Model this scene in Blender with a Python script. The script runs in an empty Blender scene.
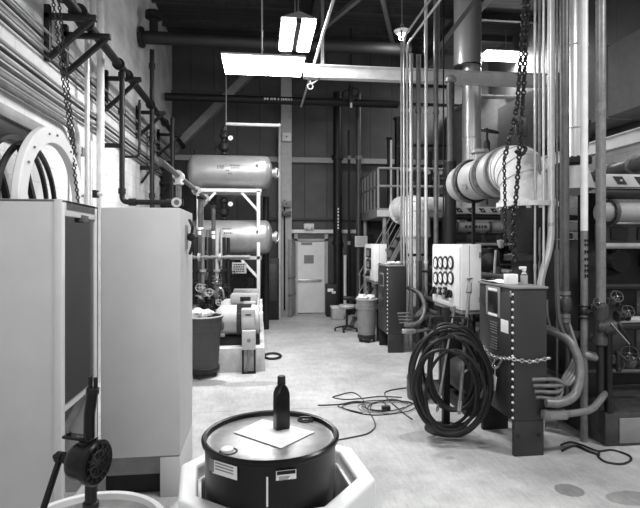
import bpy, bmesh, math, random
from mathutils import Vector, Matrix
random.seed(7)
S = bpy.context.scene
COL = S.collection
PI = math.pi
# ---------------------------------------------------------------- camera
F, CX, HY, EYE, YAW = 505.0, 320.0, 243.0, 1.95, math.radians(6.8)
cs, sn = math.cos(YAW), math.sin(YAW)
cam = bpy.data.cameras.new('camera'); camo = bpy.data.objects.new('camera', cam); COL.objects.link(camo)
cam.sensor_fit = 'HORIZONTAL'; cam.sensor_width = 36; cam.lens = F/640*36
cam.shift_y = -(254-HY)/640; cam.clip_end = 100
camo.location = (0, 0, EYE); camo.rotation_euler = (PI/2, 0, -YAW)
S.camera = camo

def A(u, v, Y):
    a = (u-CX)/F; b = (HY-v)/F
    dx = sn+a*cs; dy = cs-a*sn; t = Y/dy
    return Vector((dx*t, Y, EYE+b*t))
def G(u, v, z=0.0):
    a = (u-CX)/F; b = (HY-v)/F
    t = (z-EYE)/b
    return Vector(((sn+a*cs)*t, (cs-a*sn)*t, z))
def V(*a): return Vector(a)

# ---------------------------------------------------------------- materials
MATS = {}
def mat(name, col, rough=.5, metal=0.0, var=.15, scale=6.0, bump=0.0, emit=0.0, spec=.5, stretch=None):
    m = bpy.data.materials.new(name); m.use_nodes = True
    nt = m.node_tree; b = nt.nodes['Principled BSDF']
    b.inputs['Roughness'].default_value = rough; b.inputs['Metallic'].default_value = metal
    b.inputs['Specular IOR Level'].default_value = spec
    tc = nt.nodes.new('ShaderNodeTexCoord'); src = tc.outputs['Object']
    if stretch:
        mp = nt.nodes.new('ShaderNodeMapping'); mp.inputs['Scale'].default_value = stretch
        nt.links.new(src, mp.inputs['Vector']); src = mp.outputs[0]
    n = nt.nodes.new('ShaderNodeTexNoise'); n.inputs['Scale'].default_value = scale; n.inputs['Detail'].default_value = 6
    n.inputs['Roughness'].default_value = .65
    nt.links.new(src, n.inputs['Vector'])
    r = nt.nodes.new('ShaderNodeValToRGB')
    lo, hi = col*(1-var), min(1, col*(1+var))
    r.color_ramp.elements[0].position = .3; r.color_ramp.elements[1].position = .7
    r.color_ramp.elements[0].color = (lo, lo, lo, 1); r.color_ramp.elements[1].color = (hi, hi, hi, 1)
    nt.links.new(n.outputs['Fac'], r.inputs['Fac']); nt.links.new(r.outputs['Color'], b.inputs['Base Color'])
    if bump:
        bp = nt.nodes.new('ShaderNodeBump'); bp.inputs['Strength'].default_value = bump; bp.inputs['Distance'].default_value = .01
        nt.links.new(n.outputs['Fac'], bp.inputs['Height']); nt.links.new(bp.outputs[0], b.inputs['Normal'])
    if emit:
        b.inputs['Emission Color'].default_value = (1, 1, 1, 1); b.inputs['Emission Strength'].default_value = emit
    MATS[name] = m
    return m
mat('white_paint', .72, .45, 0, .06, 4)
mat('white_pipe', .66, .4, 0, .1, 8)
mat('wrap', .66, .75, 0, .2, 7, .9)
mat('cabinet', .52, .5, 0, .06, 2.5, .02)
mat('cabinet_edge', .62, .5, 0, .05, 3)
mat('light_grey', .38, .45, 0, .12, 8)
mat('panel_white', .72, .5, 0, .06, 5)
mat('mid_grey', .2, .45, 0, .15, 8)
mat('can_grey', .055, .55, 0, .12, 8)
mat('box_grey', .026, .45, 0, .12, 5)
mat('pipe_grey', .17, .4, .2, .3, 14)
mat('pipe_mid', .08, .42, .2, .3, 14)
mat('conduit', .5, .32, .55, .15, 20)
mat('conduit_light', .68, .35, .25, .1, 20)
mat('dark_iron', .012, .48, 0, .3, 12, 0, 0, .3)
mat('dark_pipe', .011, .45, 0, .25, 12, 0, 0, .3)
mat('machine', .016, .5, .2, .4, 9)
mat('machine_mid', .05, .45, .2, .35, 9)
mat('black', .010, .6, 0, .2, 10)
mat('rubber', .008, .5, 0, .3, 20)
mat('black_gloss', .006, .3, 0, .3, 12, 0, 0, .3)
mat('drum_lid', .3, .4, .4, .35, 7)
mat('drum_black', .007, .38, 0, .3, 6, 0, 0, .35)
mat('poly', .82, .42, 0, .05, 3)
mat('paper', .8, .7, 0, .08, 12)
mat('tank', .36, .34, .5, .14, 5)
mat('stack', .68, .33, .65, .08, 4, 0, 0, .5, (1, 1, .15))
mat('valve_cast', .33, .45, .4, .25, 12, .15)
mat('concrete', .5, .8, 0, .25, 7, .2)
mat('motor', .46, .45, 0, .1, 8)
mat('steel', .45, .25, .9, .15, 14)
mat('beam_white', .75, .5, 0, .1, 6)
mat('girt', .36, .6, 0, .12, 4)
mat('girt_dark', .05, .6, 0, .2, 4)
mat('frame_grey', .25, .5, 0, .15, 6)
mat('cable', .05, .5, 0, .2, 20)
mat('cable_light', .3, .5, 0, .2, 20)
mat('door_white', .72, .5, 0, .08, 3)
mat('dark_gap', .01, .6)
mat('glow', .9, .5, 0, 0, 3, 0, 22)
mat('glow_bulb', .9, .5, 0, 0, 3, 0, 60)
mat('reflector', .8, .4, 0, .03, 4)
mat('chain', .02, .4, .5, .3, 30)
mat('chain_bright', .5, .3, .8, .2, 30)
mat('brick_white', .7, .6, 0, .05, 4)

def math_n(nt, op, a, b=None):
    n = nt.nodes.new('ShaderNodeMath'); n.operation = op
    for i, x in enumerate((a, b)):
        if x is None: continue
        if isinstance(x, (int, float)): n.inputs[i].default_value = x
        else: nt.links.new(x, n.inputs[i])
    return n.outputs[0]

def brick_mat(name, c1, c2, mort, axes, bw, bh, msize, rough=.6, bump=.3, var=None, offset=.5):
    m = bpy.data.materials.new(name); m.use_nodes = True
    nt = m.node_tree; b = nt.nodes['Principled BSDF']; b.inputs['Roughness'].default_value = rough
    tc = nt.nodes.new('ShaderNodeTexCoord'); sp = nt.nodes.new('ShaderNodeSeparateXYZ'); cb = nt.nodes.new('ShaderNodeCombineXYZ')
    nt.links.new(tc.outputs['Object'], sp.inputs[0])
    nt.links.new(sp.outputs[axes[0]], cb.inputs[0]); nt.links.new(sp.outputs[axes[1]], cb.inputs[1])
    br = nt.nodes.new('ShaderNodeTexBrick')
    br.offset = offset
    br.inputs['Scale'].default_value = 1; br.inputs['Brick Width'].default_value = bw; br.inputs['Row Height'].default_value = bh
    br.inputs['Mortar Size'].default_value = msize
    br.inputs['Color1'].default_value = (c1,)*3+(1,); br.inputs['Color2'].default_value = (c2,)*3+(1,); br.inputs['Mortar'].default_value = (mort,)*3+(1,)
    nt.links.new(cb.outputs[0], br.inputs['Vector'])
    n = nt.nodes.new('ShaderNodeTexNoise'); n.inputs['Scale'].default_value = 1.7; n.inputs['Detail'].default_value = 8
    nt.links.new(tc.outputs['Object'], n.inputs['Vector'])
    mx = nt.nodes.new('ShaderNodeMix'); mx.data_type = 'RGBA'; mx.blend_type = 'MULTIPLY'
    mx.inputs['Factor'].default_value = 1
    r = nt.nodes.new('ShaderNodeValToRGB')
    r.color_ramp.elements[0].color = (.72, .72, .72, 1); r.color_ramp.elements[1].color = (1.1, 1.1, 1.1, 1)
    r.color_ramp.elements[0].position = .3; r.color_ramp.elements[1].position = .65
    nt.links.new(n.outputs['Fac'], r.inputs['Fac'])
    nt.links.new(br.outputs['Color'], mx.inputs[6]); nt.links.new(r.outputs['Color'], mx.inputs[7])
    nt.links.new(mx.outputs[2], b.inputs['Base Color'])
    bp = nt.nodes.new('ShaderNodeBump'); bp.inputs['Strength'].default_value = bump; bp.inputs['Distance'].default_value = .01; bp.invert = True
    nt.links.new(br.outputs['Fac'], bp.inputs['Height']); nt.links.new(bp.outputs[0], b.inputs['Normal'])
    MATS[name] = m
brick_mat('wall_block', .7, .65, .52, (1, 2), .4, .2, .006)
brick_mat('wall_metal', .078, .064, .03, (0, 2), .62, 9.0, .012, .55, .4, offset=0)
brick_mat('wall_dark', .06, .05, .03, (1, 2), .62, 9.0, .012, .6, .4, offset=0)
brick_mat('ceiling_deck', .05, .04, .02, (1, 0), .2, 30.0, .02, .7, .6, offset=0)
brick_mat('wall_white_right', .7, .64, .5, (1, 2), .4, .2, .006)

def floor_mat():
    m = bpy.data.materials.new('floor_concrete'); m.use_nodes = True
    nt = m.node_tree; b = nt.nodes['Principled BSDF']; b.inputs['Roughness'].default_value = .5
    tc = nt.nodes.new('ShaderNodeTexCoord'); O = tc.outputs['Object']
    def noise(sc, det, rgh=.6, vec=O):
        n = nt.nodes.new('ShaderNodeTexNoise'); n.inputs['Scale'].default_value = sc; n.inputs['Detail'].default_value = det; n.inputs['Roughness'].default_value = rgh
        nt.links.new(vec, n.inputs['Vector']); return n.outputs['Fac']
    def ramp(fac, p0, c0, p1, c1):
        r = nt.nodes.new('ShaderNodeValToRGB'); e = r.color_ramp.elements
        e[0].position = p0; e[1].position = p1; e[0].color = (c0,)*3+(1,); e[1].color = (c1,)*3+(1,)
        nt.links.new(fac, r.inputs['Fac']); return r.outputs['Color']
    def mul(a, c):
        x = nt.nodes.new('ShaderNodeMix'); x.data_type = 'RGBA'; x.blend_type = 'MULTIPLY'; x.inputs['Factor'].default_value = 1
        nt.links.new(a, x.inputs[6]); nt.links.new(c, x.inputs[7]); return x.outputs[2]
    big = ramp(noise(.9, 6, .65), .3, .36, .68, .62)
    med = ramp(noise(5, 8, .7), .3, .8, .66, 1.06)
    mp = nt.nodes.new('ShaderNodeMapping'); mp.inputs['Scale'].default_value = (7, 1.2, 1); mp.inputs['Rotation'].default_value = (0, 0, .9)
    nt.links.new(O, mp.inputs['Vector'])
    scr = ramp(noise(4, 7, .75, mp.outputs[0]), .34, .82, .55, 1.0)
    fine = ramp(noise(60, 3), .3, .9, .7, 1.05)
    col = mul(mul(mul(big, med), scr), fine)
    # stains with a shape of their own
    sp = nt.nodes.new('ShaderNodeSeparateXYZ'); nt.links.new(O, sp.inputs[0])
    wob = noise(6, 4)
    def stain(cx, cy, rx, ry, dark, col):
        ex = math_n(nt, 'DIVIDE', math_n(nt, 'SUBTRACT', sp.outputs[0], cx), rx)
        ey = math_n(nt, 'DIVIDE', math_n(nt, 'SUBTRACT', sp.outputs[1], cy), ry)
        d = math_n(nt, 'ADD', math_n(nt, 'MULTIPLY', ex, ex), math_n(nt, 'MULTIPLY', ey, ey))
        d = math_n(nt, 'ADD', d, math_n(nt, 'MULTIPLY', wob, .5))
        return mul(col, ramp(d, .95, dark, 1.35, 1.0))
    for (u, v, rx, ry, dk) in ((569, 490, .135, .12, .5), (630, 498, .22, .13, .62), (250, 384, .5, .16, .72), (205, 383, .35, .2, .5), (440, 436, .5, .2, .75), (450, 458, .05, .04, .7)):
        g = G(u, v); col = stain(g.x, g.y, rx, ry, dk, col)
    # saw-cut joints
    for axis, pos in ((1, 5.93), (1, 11.0), (0, 1.15)):
        d = math_n(nt, 'ABSOLUTE', math_n(nt, 'SUBTRACT', math_n(nt, 'ADD', sp.outputs[axis], math_n(nt, 'MULTIPLY', noise(1.3, 3), .03)), pos+.015))
        if axis == 1: col = mul(col, ramp(d, .004, .5, .009, 1.0))
    nt.links.new(col, b.inputs['Base Color'])
    bp = nt.nodes.new('ShaderNodeBump'); bp.inputs['Strength'].default_value = .12; bp.inputs['Distance'].default_value = .01
    nt.links.new(noise(40, 4), bp.inputs['Height']); nt.links.new(bp.outputs[0], b.inputs['Normal'])
    MATS['floor'] = m
floor_mat()
def glass_mat():
    m = bpy.data.materials.new('glass'); m.use_nodes = True; nt = m.node_tree
    for n in list(nt.nodes): nt.nodes.remove(n)
    o = nt.nodes.new('ShaderNodeOutputMaterial'); mx = nt.nodes.new('ShaderNodeMixShader')
    t = nt.nodes.new('ShaderNodeBsdfTransparent'); g = nt.nodes.new('ShaderNodeBsdfGlossy'); g.inputs['Roughness'].default_value = .03
    fr = nt.nodes.new('ShaderNodeFresnel'); fr.inputs['IOR'].default_value = 1.7
    t.inputs['Color'].default_value = (.95, .95, .95, 1)
    nt.links.new(fr.outputs[0], mx.inputs[0]); nt.links.new(t.outputs[0], mx.inputs[1]); nt.links.new(g.outputs[0], mx.inputs[2])
    nt.links.new(mx.outputs[0], o.inputs['Surface']); MATS['glass'] = m
glass_mat()

# ---------------------------------------------------------------- mesh builder
def basis(d):
    d = d.normalized(); up = V(0, 0, 1) if abs(d.z) < .95 else V(1, 0, 0)
    a = d.cross(up).normalized(); return a, d.cross(a).normalized() * -1
class MB:
    def __init__(s): s.bm = bmesh.new()
    def box(s, x0, x1, y0, y1, z0, z1, bev=0.0, M=None, seg=2):
        if x0 > x1: x0, x1 = x1, x0
        if y0 > y1: y0, y1 = y1, y0
        if z0 > z1: z0, z1 = z1, z0
        t = bmesh.new()
        bmesh.ops.create_cube(t, size=1)
        for v in t.verts: v.co = V((x0+x1)/2+v.co.x*(x1-x0), (y0+y1)/2+v.co.y*(y1-y0), (z0+z1)/2+v.co.z*(z1-z0))
        if bev: bmesh.ops.bevel(t, geom=t.edges[:], offset=min(bev, .45*min(x1-x0, y1-y0, z1-z0)), segments=seg, affect='EDGES', profile=.5)
        if M is not None: t.transform(M)
        s.merge(t); return s
    def merge(s, t):
        me = bpy.data.meshes.new('tmp'); t.to_mesh(me); t.free(); s.bm.from_mesh(me); bpy.data.meshes.remove(me)
    def bar(s, p, q, w, h, bev=0.0):
        """rectangular bar from p to q, w across (horizontal), h the other way"""
        p, q = Vector(p), Vector(q); d = q-p; L = d.length
        z = d.normalized(); up = V(0, 0, 1) if abs(z.z) < .98 else V(0, 1, 0)
        x = up.cross(z).normalized(); y = z.cross(x)
        M = Matrix((( x.x, y.x, z.x, p.x), (x.y, y.y, z.y, p.y), (x.z, y.z, z.z, p.z), (0, 0, 0, 1)))
        return s.box(-w/2, w/2, -h/2, h/2, 0, L, bev, M)
    def cyl(s, p, q, r, r2=None, seg=16):
        p, q = Vector(p), Vector(q); r2 = r if r2 is None else r2
        a, b = basis(q-p); bm = s.bm
        R = []
        for c, rr in ((p, r), (q, r2)):
            R.append([bm.verts.new(c+a*rr*math.cos(2*PI*i/seg)+b*rr*math.sin(2*PI*i/seg)) for i in range(seg)])
        for i in range(seg):
            j = (i+1) % seg
            bm.faces.new((R[0][i], R[0][j], R[1][j], R[1][i]))
        bm.faces.new(R[0][::-1]); bm.faces.new(R[1])
        return s
    def lathe(s, prof, o=(0, 0, 0), axis=(0, 0, 1), seg=28, cap=True):
        o = Vector(o); d = Vector(axis).normalized(); a, b = basis(d); bm = s.bm
        rings = []
        for r, z in prof:
            r = max(r, 1e-4)
            rings.append([bm.verts.new(o+d*z+a*r*math.cos(2*PI*i/seg)+b*r*math.sin(2*PI*i/seg)) for i in range(seg)])
        for k in range(len(rings)-1):
            for i in range(seg):
                j = (i+1) % seg
                bm.faces.new((rings[k][i], rings[k][j], rings[k+1][j], rings[k+1][i]))
        if cap: bm.faces.new(rings[0][::-1]); bm.faces.new(rings[-1])
        return s
    def tube(s, pts, r, seg=10, fil=0.0, n=5, closed=False):
        pts = [Vector(p) for p in pts]
        if fil and len(pts) > 2:
            out = [pts[0]]
            for i in range(1, len(pts)-1):
                p, c, q = pts[i-1], pts[i], pts[i+1]
                d1 = (p-c); d2 = (q-c)
                f = min(fil, d1.length*.49, d2.length*.49)
                a, b = c+d1.normalized()*f, c+d2.normalized()*f
                for k in range(n+1):
                    t = k/n; out.append(a*(1-t)**2+c*2*t*(1-t)+b*t*t)
            out.append(pts[-1]); pts = out
        N = len(pts); bm = s.bm
        def tan(i):
            if closed: return (pts[(i+1) % N]-pts[i-1]).normalized()
            return (pts[min(i+1, N-1)]-pts[max(i-1, 0)]).normalized()
        t0 = tan(0); a, b = basis(t0); rings = []
        for i in range(N):
            t1 = tan(i)
            q = t0.rotation_difference(t1); a = q @ a; a = (a-t1*a.dot(t1)).normalized(); b = t1.cross(a); t0 = t1
            rr = r(i/(N-1)) if callable(r) else r
            rings.append([bm.verts.new(pts[i]+a*rr*math.cos(2*PI*k/seg)+b*rr*math.sin(2*PI*k/seg)) for k in range(seg)])
        for i in range(N if closed else N-1):
            A_, B_ = rings[i], rings[(i+1) % N]
            for k in range(seg):
                j = (k+1) % seg; bm.faces.new((A_[k], A_[j], B_[j], B_[k]))
        if not closed: bm.faces.new(rings[0][::-1]); bm.faces.new(rings[-1])
        return s
    def spline(s, ctrl, r, seg=8, n=8, closed=False):
        """tube along a Catmull-Rom curve"""
        P = [Vector(p) for p in ctrl]; out = []
        K = len(P); rng = range(K if closed else K-1)
        for i in rng:
            if closed: p0, p1, p2, p3 = P[i-1], P[i], P[(i+1) % K], P[(i+2) % K]
            else: p0, p1, p2, p3 = P[max(i-1, 0)], P[i], P[i+1], P[min(i+2, K-1)]
            for k in range(n):
                t = k/n
                out.append(.5*((2*p1)+(p2-p0)*t+(2*p0-5*p1+4*p2-p3)*t*t+(3*p1-p0-3*p2+p3)*t**3))
        if not closed: out.append(P[-1])
        return s.tube(out, r, seg, closed=closed)
    def torus(s, c, axis, R, r, seg=28, seg2=8, sq=1.0):
        c = Vector(c); a, b = basis(Vector(axis))
        return s.tube([c+a*R*math.cos(2*PI*i/seg)+b*R*sq*math.sin(2*PI*i/seg) for i in range(seg)], r, seg2, closed=True)
    def sphere(s, c, r, seg=16, sc=(1, 1, 1)):
        t = bmesh.new(); bmesh.ops.create_uvsphere(t, u_segments=seg, v_segments=max(6, seg//2), radius=r)
        for v in t.verts: v.co = Vector(c)+V(v.co.x*sc[0], v.co.y*sc[1], v.co.z*sc[2])
        s.merge(t); return s
    def prism(s, pts, ext, bev=0.0):
        t = bmesh.new(); ext = Vector(ext); pts = [Vector(p) for p in pts]
        a = [t.verts.new(p) for p in pts]; b = [t.verts.new(p+ext) for p in pts]
        n = len(pts); t.faces.new(a[::-1]); t.faces.new(b)
        for i in range(n): t.faces.new((a[i], a[(i+1) % n], b[(i+1) % n], b[i]))
        if bev: bmesh.ops.bevel(t, geom=t.edges[:], offset=bev, segments=2, affect='EDGES', profile=.5)
        s.merge(t); return s
    def ibeam(s, p, q, w, h, t=.012):
        """I section along p->q, flanges w wide, web h deep (vertical when the run is level)"""
        p, q = Vector(p), Vector(q); d = (q-p).normalized(); up = V(0, 0, 1) if abs(d.z) < .98 else V(0, 1, 0)
        side = up.cross(d).normalized(); y = d.cross(side).normalized()
        for k in (1, -1): s.bar(p+y*k*(h/2-t/2), q+y*k*(h/2-t/2), w, t)
        s.bar(p, q, t, h-2*t); return s
    def build(s, name, m, parent=None, ang=35, keep=False):
        bm = s.bm
        bmesh.ops.recalc_face_normals(bm, faces=bm.faces[:])
        me = bpy.data.meshes.new(name); bm.to_mesh(me); bm.free()
        o = bpy.data.objects.new(name, me); COL.objects.link(o)
        me.materials.append(MATS[m] if isinstance(m, str) else m)
        me.shade_smooth(); me.set_sharp_from_angle(angle=math.radians(ang))
        if parent is not None:
            r = parent
            while r.parent: r = r.parent
            me.transform(Matrix.Translation(-r.location)); o.parent = parent
        elif not keep:
            xs = [v.co for v in me.vertices]
            c = V(*[(min(p[i] for p in xs)+max(p[i] for p in xs))/2 for i in range(3)]); c.z = min(p.z for p in xs)
            me.transform(Matrix.Translation(-c)); o.location = c
        return o
def tag(o, label, cat, group=None):
    o['label'] = label; o['category'] = cat
    if group: o['group'] = group
    return o
def thing(name, loc, label, cat, group=None):
    o = bpy.data.objects.new(name, None); COL.objects.link(o); o.location = loc; o.empty_display_size = .1
    return tag(o, label, cat, group)
def struct(o): o['kind'] = 'structure'; return o
def kids(o): return [c for c in bpy.data.objects if c.parent == o]
def copy_tree(o, parent=None, d=(0, 0, 0)):
    c = o.copy(); COL.objects.link(c)
    if parent is None: c.location = o.location+Vector(d)
    else: c.parent = parent
    for ch in kids(o): copy_tree(ch, c)
    return c
ORD = ['first', 'second', 'third', 'fourth', 'fifth', 'sixth', 'seventh', 'eighth', 'ninth', 'tenth']

def chain_mesh(pts, link, r, mb=None):
    """links along a polyline"""
    mb = mb or MB(); P = [Vector(p) for p in pts]
    seglen = [(P[i+1]-P[i]).length for i in range(len(P)-1)]; tot = sum(seglen); n = max(2, int(tot/(link*.72)))
    k = 0; acc = 0
    for i in range(n):
        s_ = (i+.5)*tot/n
        while k < len(seglen)-1 and s_ > acc+seglen[k]: acc += seglen[k]; k += 1
        t = (s_-acc)/seglen[k]; c = P[k].lerp(P[k+1], t); d = (P[k+1]-P[k]).normalized(); a, b = basis(d)
        if i % 2: a = b
        m = 8
        mb.tube([c+d*(link/2-r)*math.cos(2*PI*j/m)+a*(link*.3)*math.sin(2*PI*j/m) for j in range(m)], r, 5, closed=True)
    return mb

def gate_valve(p, axis, size, wheel, label, group=None, matl='dark_iron', wmat='dark_iron'):
    """flanged gate valve centred at p on a pipe along axis; the hand wheel stands out along wheel"""
    p = Vector(p); ax = Vector(axis).normalized(); w = Vector(wheel).normalized()
    t = thing('gate_valve', p, label, 'valve', group)
    mb = MB(); mb.lathe([(size*.45, -size), (size*.5, -size*.6), (size*.75, -size*.3), (size*.8, 0), (size*.75, size*.3), (size*.5, size*.6), (size*.45, size)], p, ax, 16)
    mb.build('valve_body', matl, t)
    for k in (1, -1):
        mb = MB(); mb.cyl(p+ax*k*size*.85, p+ax*k*size*1.05, size*.85, seg=18)
        a, b = basis(ax)
        for i in range(6):
            q = p+(a*math.cos(i*PI/3)+b*math.sin(i*PI/3))*size*.68
            mb.cyl(q+ax*k*size*.78, q+ax*k*size*1.12, size*.09, seg=6)
        mb.build('flange', matl, t)
    mb = MB(); mb.lathe([(size*.6, size*.4), (size*.6, size*.75), (size*.35, size*.85), (size*.25, size*1.5), (size*.3, size*1.6)], p, w, 14); mb.build('bonnet', matl, t)
    mb = MB(); mb.cyl(p+w*size*1.5, p+w*size*2.5, size*.09, seg=8); mb.build('stem', 'steel', t)
    c = p+w*size*2.3; mb = MB(); mb.torus(c, w, size*.95, size*.11, 20, 6); a, b = basis(w)
    for i in range(4):
        q = (a*math.cos(i*PI/2)+b*math.sin(i*PI/2))*size*.95; mb.cyl(c, c+q, size*.08, seg=6)
    mb.cyl(c-w*size*.12, c+w*size*.12, size*.22, seg=10)
    mb.build('hand_wheel', wmat, t)
    return t
def flange_ring(mb, c, axis, R, th, nb=8, br=None):
    c = Vector(c); ax = Vector(axis).normalized(); a, b = basis(ax); br = br or R*.09
    mb.cyl(c-ax*th/2, c+ax*th/2, R, seg=28)
    for i in range(nb):
        q = c+(a*math.cos(2*PI*i/nb)+b*math.sin(2*PI*i/nb))*R*.84
        mb.cyl(q-ax*(th/2+br*.9), q+ax*(th/2+br*.9), br, seg=6)
    return mb
# ================================================================ the room
XL, XR, YB, YF, ZC = -2.35, 6.6, 14.0, -4.5, 7.4
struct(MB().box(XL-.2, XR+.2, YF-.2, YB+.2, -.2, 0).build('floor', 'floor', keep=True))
struct(MB().box(XL-.2, XL, YF-.2, YB+.2, 0, ZC).build('wall_left', 'wall_block', keep=True))
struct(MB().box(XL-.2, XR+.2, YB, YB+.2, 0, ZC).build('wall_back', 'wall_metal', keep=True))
struct(MB().box(XR, XR+.2, YF-.2, YB+.2, 0, 3.9).build('wall_right', 'wall_white_right', keep=True))
struct(MB().box(XR, XR+.2, YF-.2, YB+.2, 3.9, ZC).build('wall_right_upper', 'wall_dark', keep=True))
struct(MB().box(XL-.2, XR+.2, YF-.2, YF, 0, ZC).build('wall_front', 'wall_block', keep=True))
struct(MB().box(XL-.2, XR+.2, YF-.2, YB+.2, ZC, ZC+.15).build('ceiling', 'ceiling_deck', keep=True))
# roof steel
for i, y in enumerate((9.0, 10.2, 11.4, 12.6, 13.6)):
    struct(MB().ibeam((XL, y, ZC-.09), (XR, y, ZC-.09), .1, .18).build('ceiling_purlin', 'machine_mid'))
for x in (1.2, 4.6):
    struct(MB().ibeam((x, 5.5, ZC-.36), (x, YB, ZC-.36), .18, .34).build('ceiling_beam', 'machine_mid'))
for p, q in (((1.2, 13.2, ZC-.2), (2.6, 9.3, ZC-.2)), ((3.6, 13.3, ZC-.2), (2.1, 9.2, ZC-.2))):
    struct(MB().bar(p, q, .09, .09).build('ceiling_brace', 'mid_grey'))
struct(MB().bar(A(160, 164, 13.85), A(252, 72, 13.85), .3, .2).build('wall_brace', 'frame_grey'))
struct(MB().bar(A(436, 52, 9.2), A(474, 2, 9.2), .05, .08).build('ceiling_strut', 'frame_grey'))
# back wall girts and posts
zg = A(300, 160, 13.9).z
struct(MB().box(XL, XR, 13.86, YB, zg-.07, zg+.07).build('wall_girt', 'girt'))
zg = A(300, 97, 13.9).z
struct(MB().box(XL, XR, 13.86, YB, zg-.06, zg+.06).build('wall_girt', 'girt_dark'))
zg = A(300, 219, 13.9).z
struct(MB().box(-.1, XR, 13.9, YB, zg-.03, zg+.03).build('wall_girt', 'girt_dark'))
x0, x1 = A(281, 200, 13.7).x, A(291.5, 200, 13.7).x
struct(MB().ibeam(((x0+x1)/2, 13.72, 0), ((x0+x1)/2, 13.72, ZC-.2), x1-x0, .25, .02).build('column', 'light_grey'))
struct(MB().ibeam((A(164, 200, 13.6).x, 13.7, 0), (A(164, 200, 13.6).x, 13.7, ZC-.2), .25, .25, .02).build('column', 'girt_dark'))
# lower back wall: darker plant behind the tanks
# door in the back wall
def back_door():
    t = bpy.data.objects.new('door_1', None); COL.objects.link(t); t.location = V(A(311, 243, 13.9).x, 13.9, 0); struct(t)
    xa, xb = A(297.5, 243, 13.9).x, A(324.5, 243, 13.9).x
    zt, zm = A(311, 241, 13.9).z, A(311, 280.5, 13.9).z
    MB().box(xa, xb, 13.9, 13.96, .02, zt, .008).build('door_panel', 'door_white', t)
    MB().box(xa+.01, xb-.08, 13.86, 13.9, zm-.035, zm+.035, .01).build('push_bar', 'conduit', t)
    MB().box(xa+.18, xa+.45, 13.895, 13.9, A(0, 265, 13.9).z, A(0, 256, 13.9).z).build('door_notice', 'mid_grey', t)
    MB().box(xa+.1, xa+.4, 13.86, 13.9, zt-.1, zt-.04, .01).build('door_closer', 'mid_grey', t)
    mb = MB()
    mb.box(xa-.09, xa, 13.85, YB, 0, A(0, 231, 13.9).z-.05); mb.box(xb, xb+.09, 13.85, YB, 0, A(0, 231, 13.9).z-.05)
    mb.box(xa-.09, xb+.09, 13.85, YB, zt, zt+.06); mb.build('door_frame', 'light_grey', t)
    MB().box(xa, xb, 13.88, 13.9, zt+.06, A(0, 233, 13.9).z).build('transom_panel', 'pipe_mid', t)
    p = V(xa-.1, 13.86, 0); q = A(290, 243, 13.2); q.z = 0
    mb = MB(); d = (q-p); n = d.cross(V(0, 0, 1)).normalized()*.045
    mb.prism([p+n+V(0, 0, .02), q+n+V(0, 0, .02), q-n+V(0, 0, .02), p-n+V(0, 0, .02)], (0, 0, zt+.02), .006)
    mb.build('open_leaf', 'mid_grey', t)
    mb = MB()
    for z in (.55, 1.0): mb.prism([p+n*1.15+V(0, 0, z), q+n*1.15+V(0, 0, z), q-n*1.15+V(0, 0, z), p-n*1.15+V(0, 0, z)], (0, 0, .05))
    mb.build('leaf_batten', 'pipe_mid', t)
back_door()
zl = A(320, 231.5, 13.85).z
struct(MB().box(A(291.5, 230, 13.85).x, A(334, 230, 13.85).x, 13.8, 13.9, zl-.05, zl+.05, .005).build('trim_1', 'beam_white'))
struct(MB().box(A(341, 230, 13.85).x, A(357, 230, 13.85).x, 13.8, 13.9, zl-.05, zl+.05, .005).build('trim_2', 'beam_white'))
a = A(304, 229.5, 13.75); b = A(314, 223.5, 13.75)
t = thing('emergency_light', (a.x, 13.78, a.z), 'small white box mounted on the pale ledge above the door', 'light')
MB().box(a.x, b.x, 13.72, 13.9, a.z, b.z, .02).build('housing', 'panel_white', t)
for k in (.25, .75): MB().cyl((a.x+(b.x-a.x)*k, 13.72, a.z+.03), (a.x+(b.x-a.x)*k, 13.69, a.z+.02), .03, .035).build('lamp_head', 'light_grey', t)
# ledge on the left wall
struct(MB().box(XL, XL+.07, 2.5, 7.0, 3.09, 3.2, .004).build('trim_3', 'frame_grey'))
struct(MB().box(XL, XL+.03, 2.5, 5.6, 2.9, 3.07, .004).build('trim_4', 'dark_pipe'))

# ---------------------------------------------------------------- conduits along the left wall
def wall_run(z, r, m, y1, label, drop=None, y0=1.2):
    r *= .78
    x = XL+.03+r
    pts = [(x, y0, z), (x, y1, z)]
    if drop: pts += [(x, y1, drop)]
    mb = MB(); mb.tube(pts, r, 8, .28, 8); 
    tag(mb.build('wall_conduit', m), label, 'conduit', 'conduits along the left wall')
runs = [(4.25, .022, 'conduit', 13.6, None), (4.15, .02, 'dark_pipe', 13.6, None), (4.05, .022, 'conduit', 13.6, None), (3.97, .018, 'dark_pipe', 13.6, None),
        (3.76, .024, 'conduit', 13.6, None), (3.69, .022, 'dark_pipe', 13.6, None), (3.62, .026, 'conduit', 13.6, None), (3.55, .03, 'pipe_mid', 13.4, None),
        (3.46, .034, 'conduit', 6.75, 1.0), (3.365, .04, 'pipe_grey', 6.6, 1.0)]
names = ['pale conduit highest of the runs on the left wall', 'dark conduit just under the highest run on the left wall', 'pale conduit third from the top on the left wall',
         'dark thin conduit above the bare strip of left wall', 'pale conduit just under the bare strip of left wall', 'dark conduit sixth from the top on the left wall',
         'pale conduit seventh from the top on the left wall', 'dark conduit just above the two runs that bend down the left wall',
         'pale conduit bending down the wall behind the chains, the upper of two', 'thick grey conduit bending down the wall, lowest of all the runs']
for (z, r, m, y1, dp), n in zip(runs, names): wall_run(z, r, m, y1, n, dp)
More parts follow.
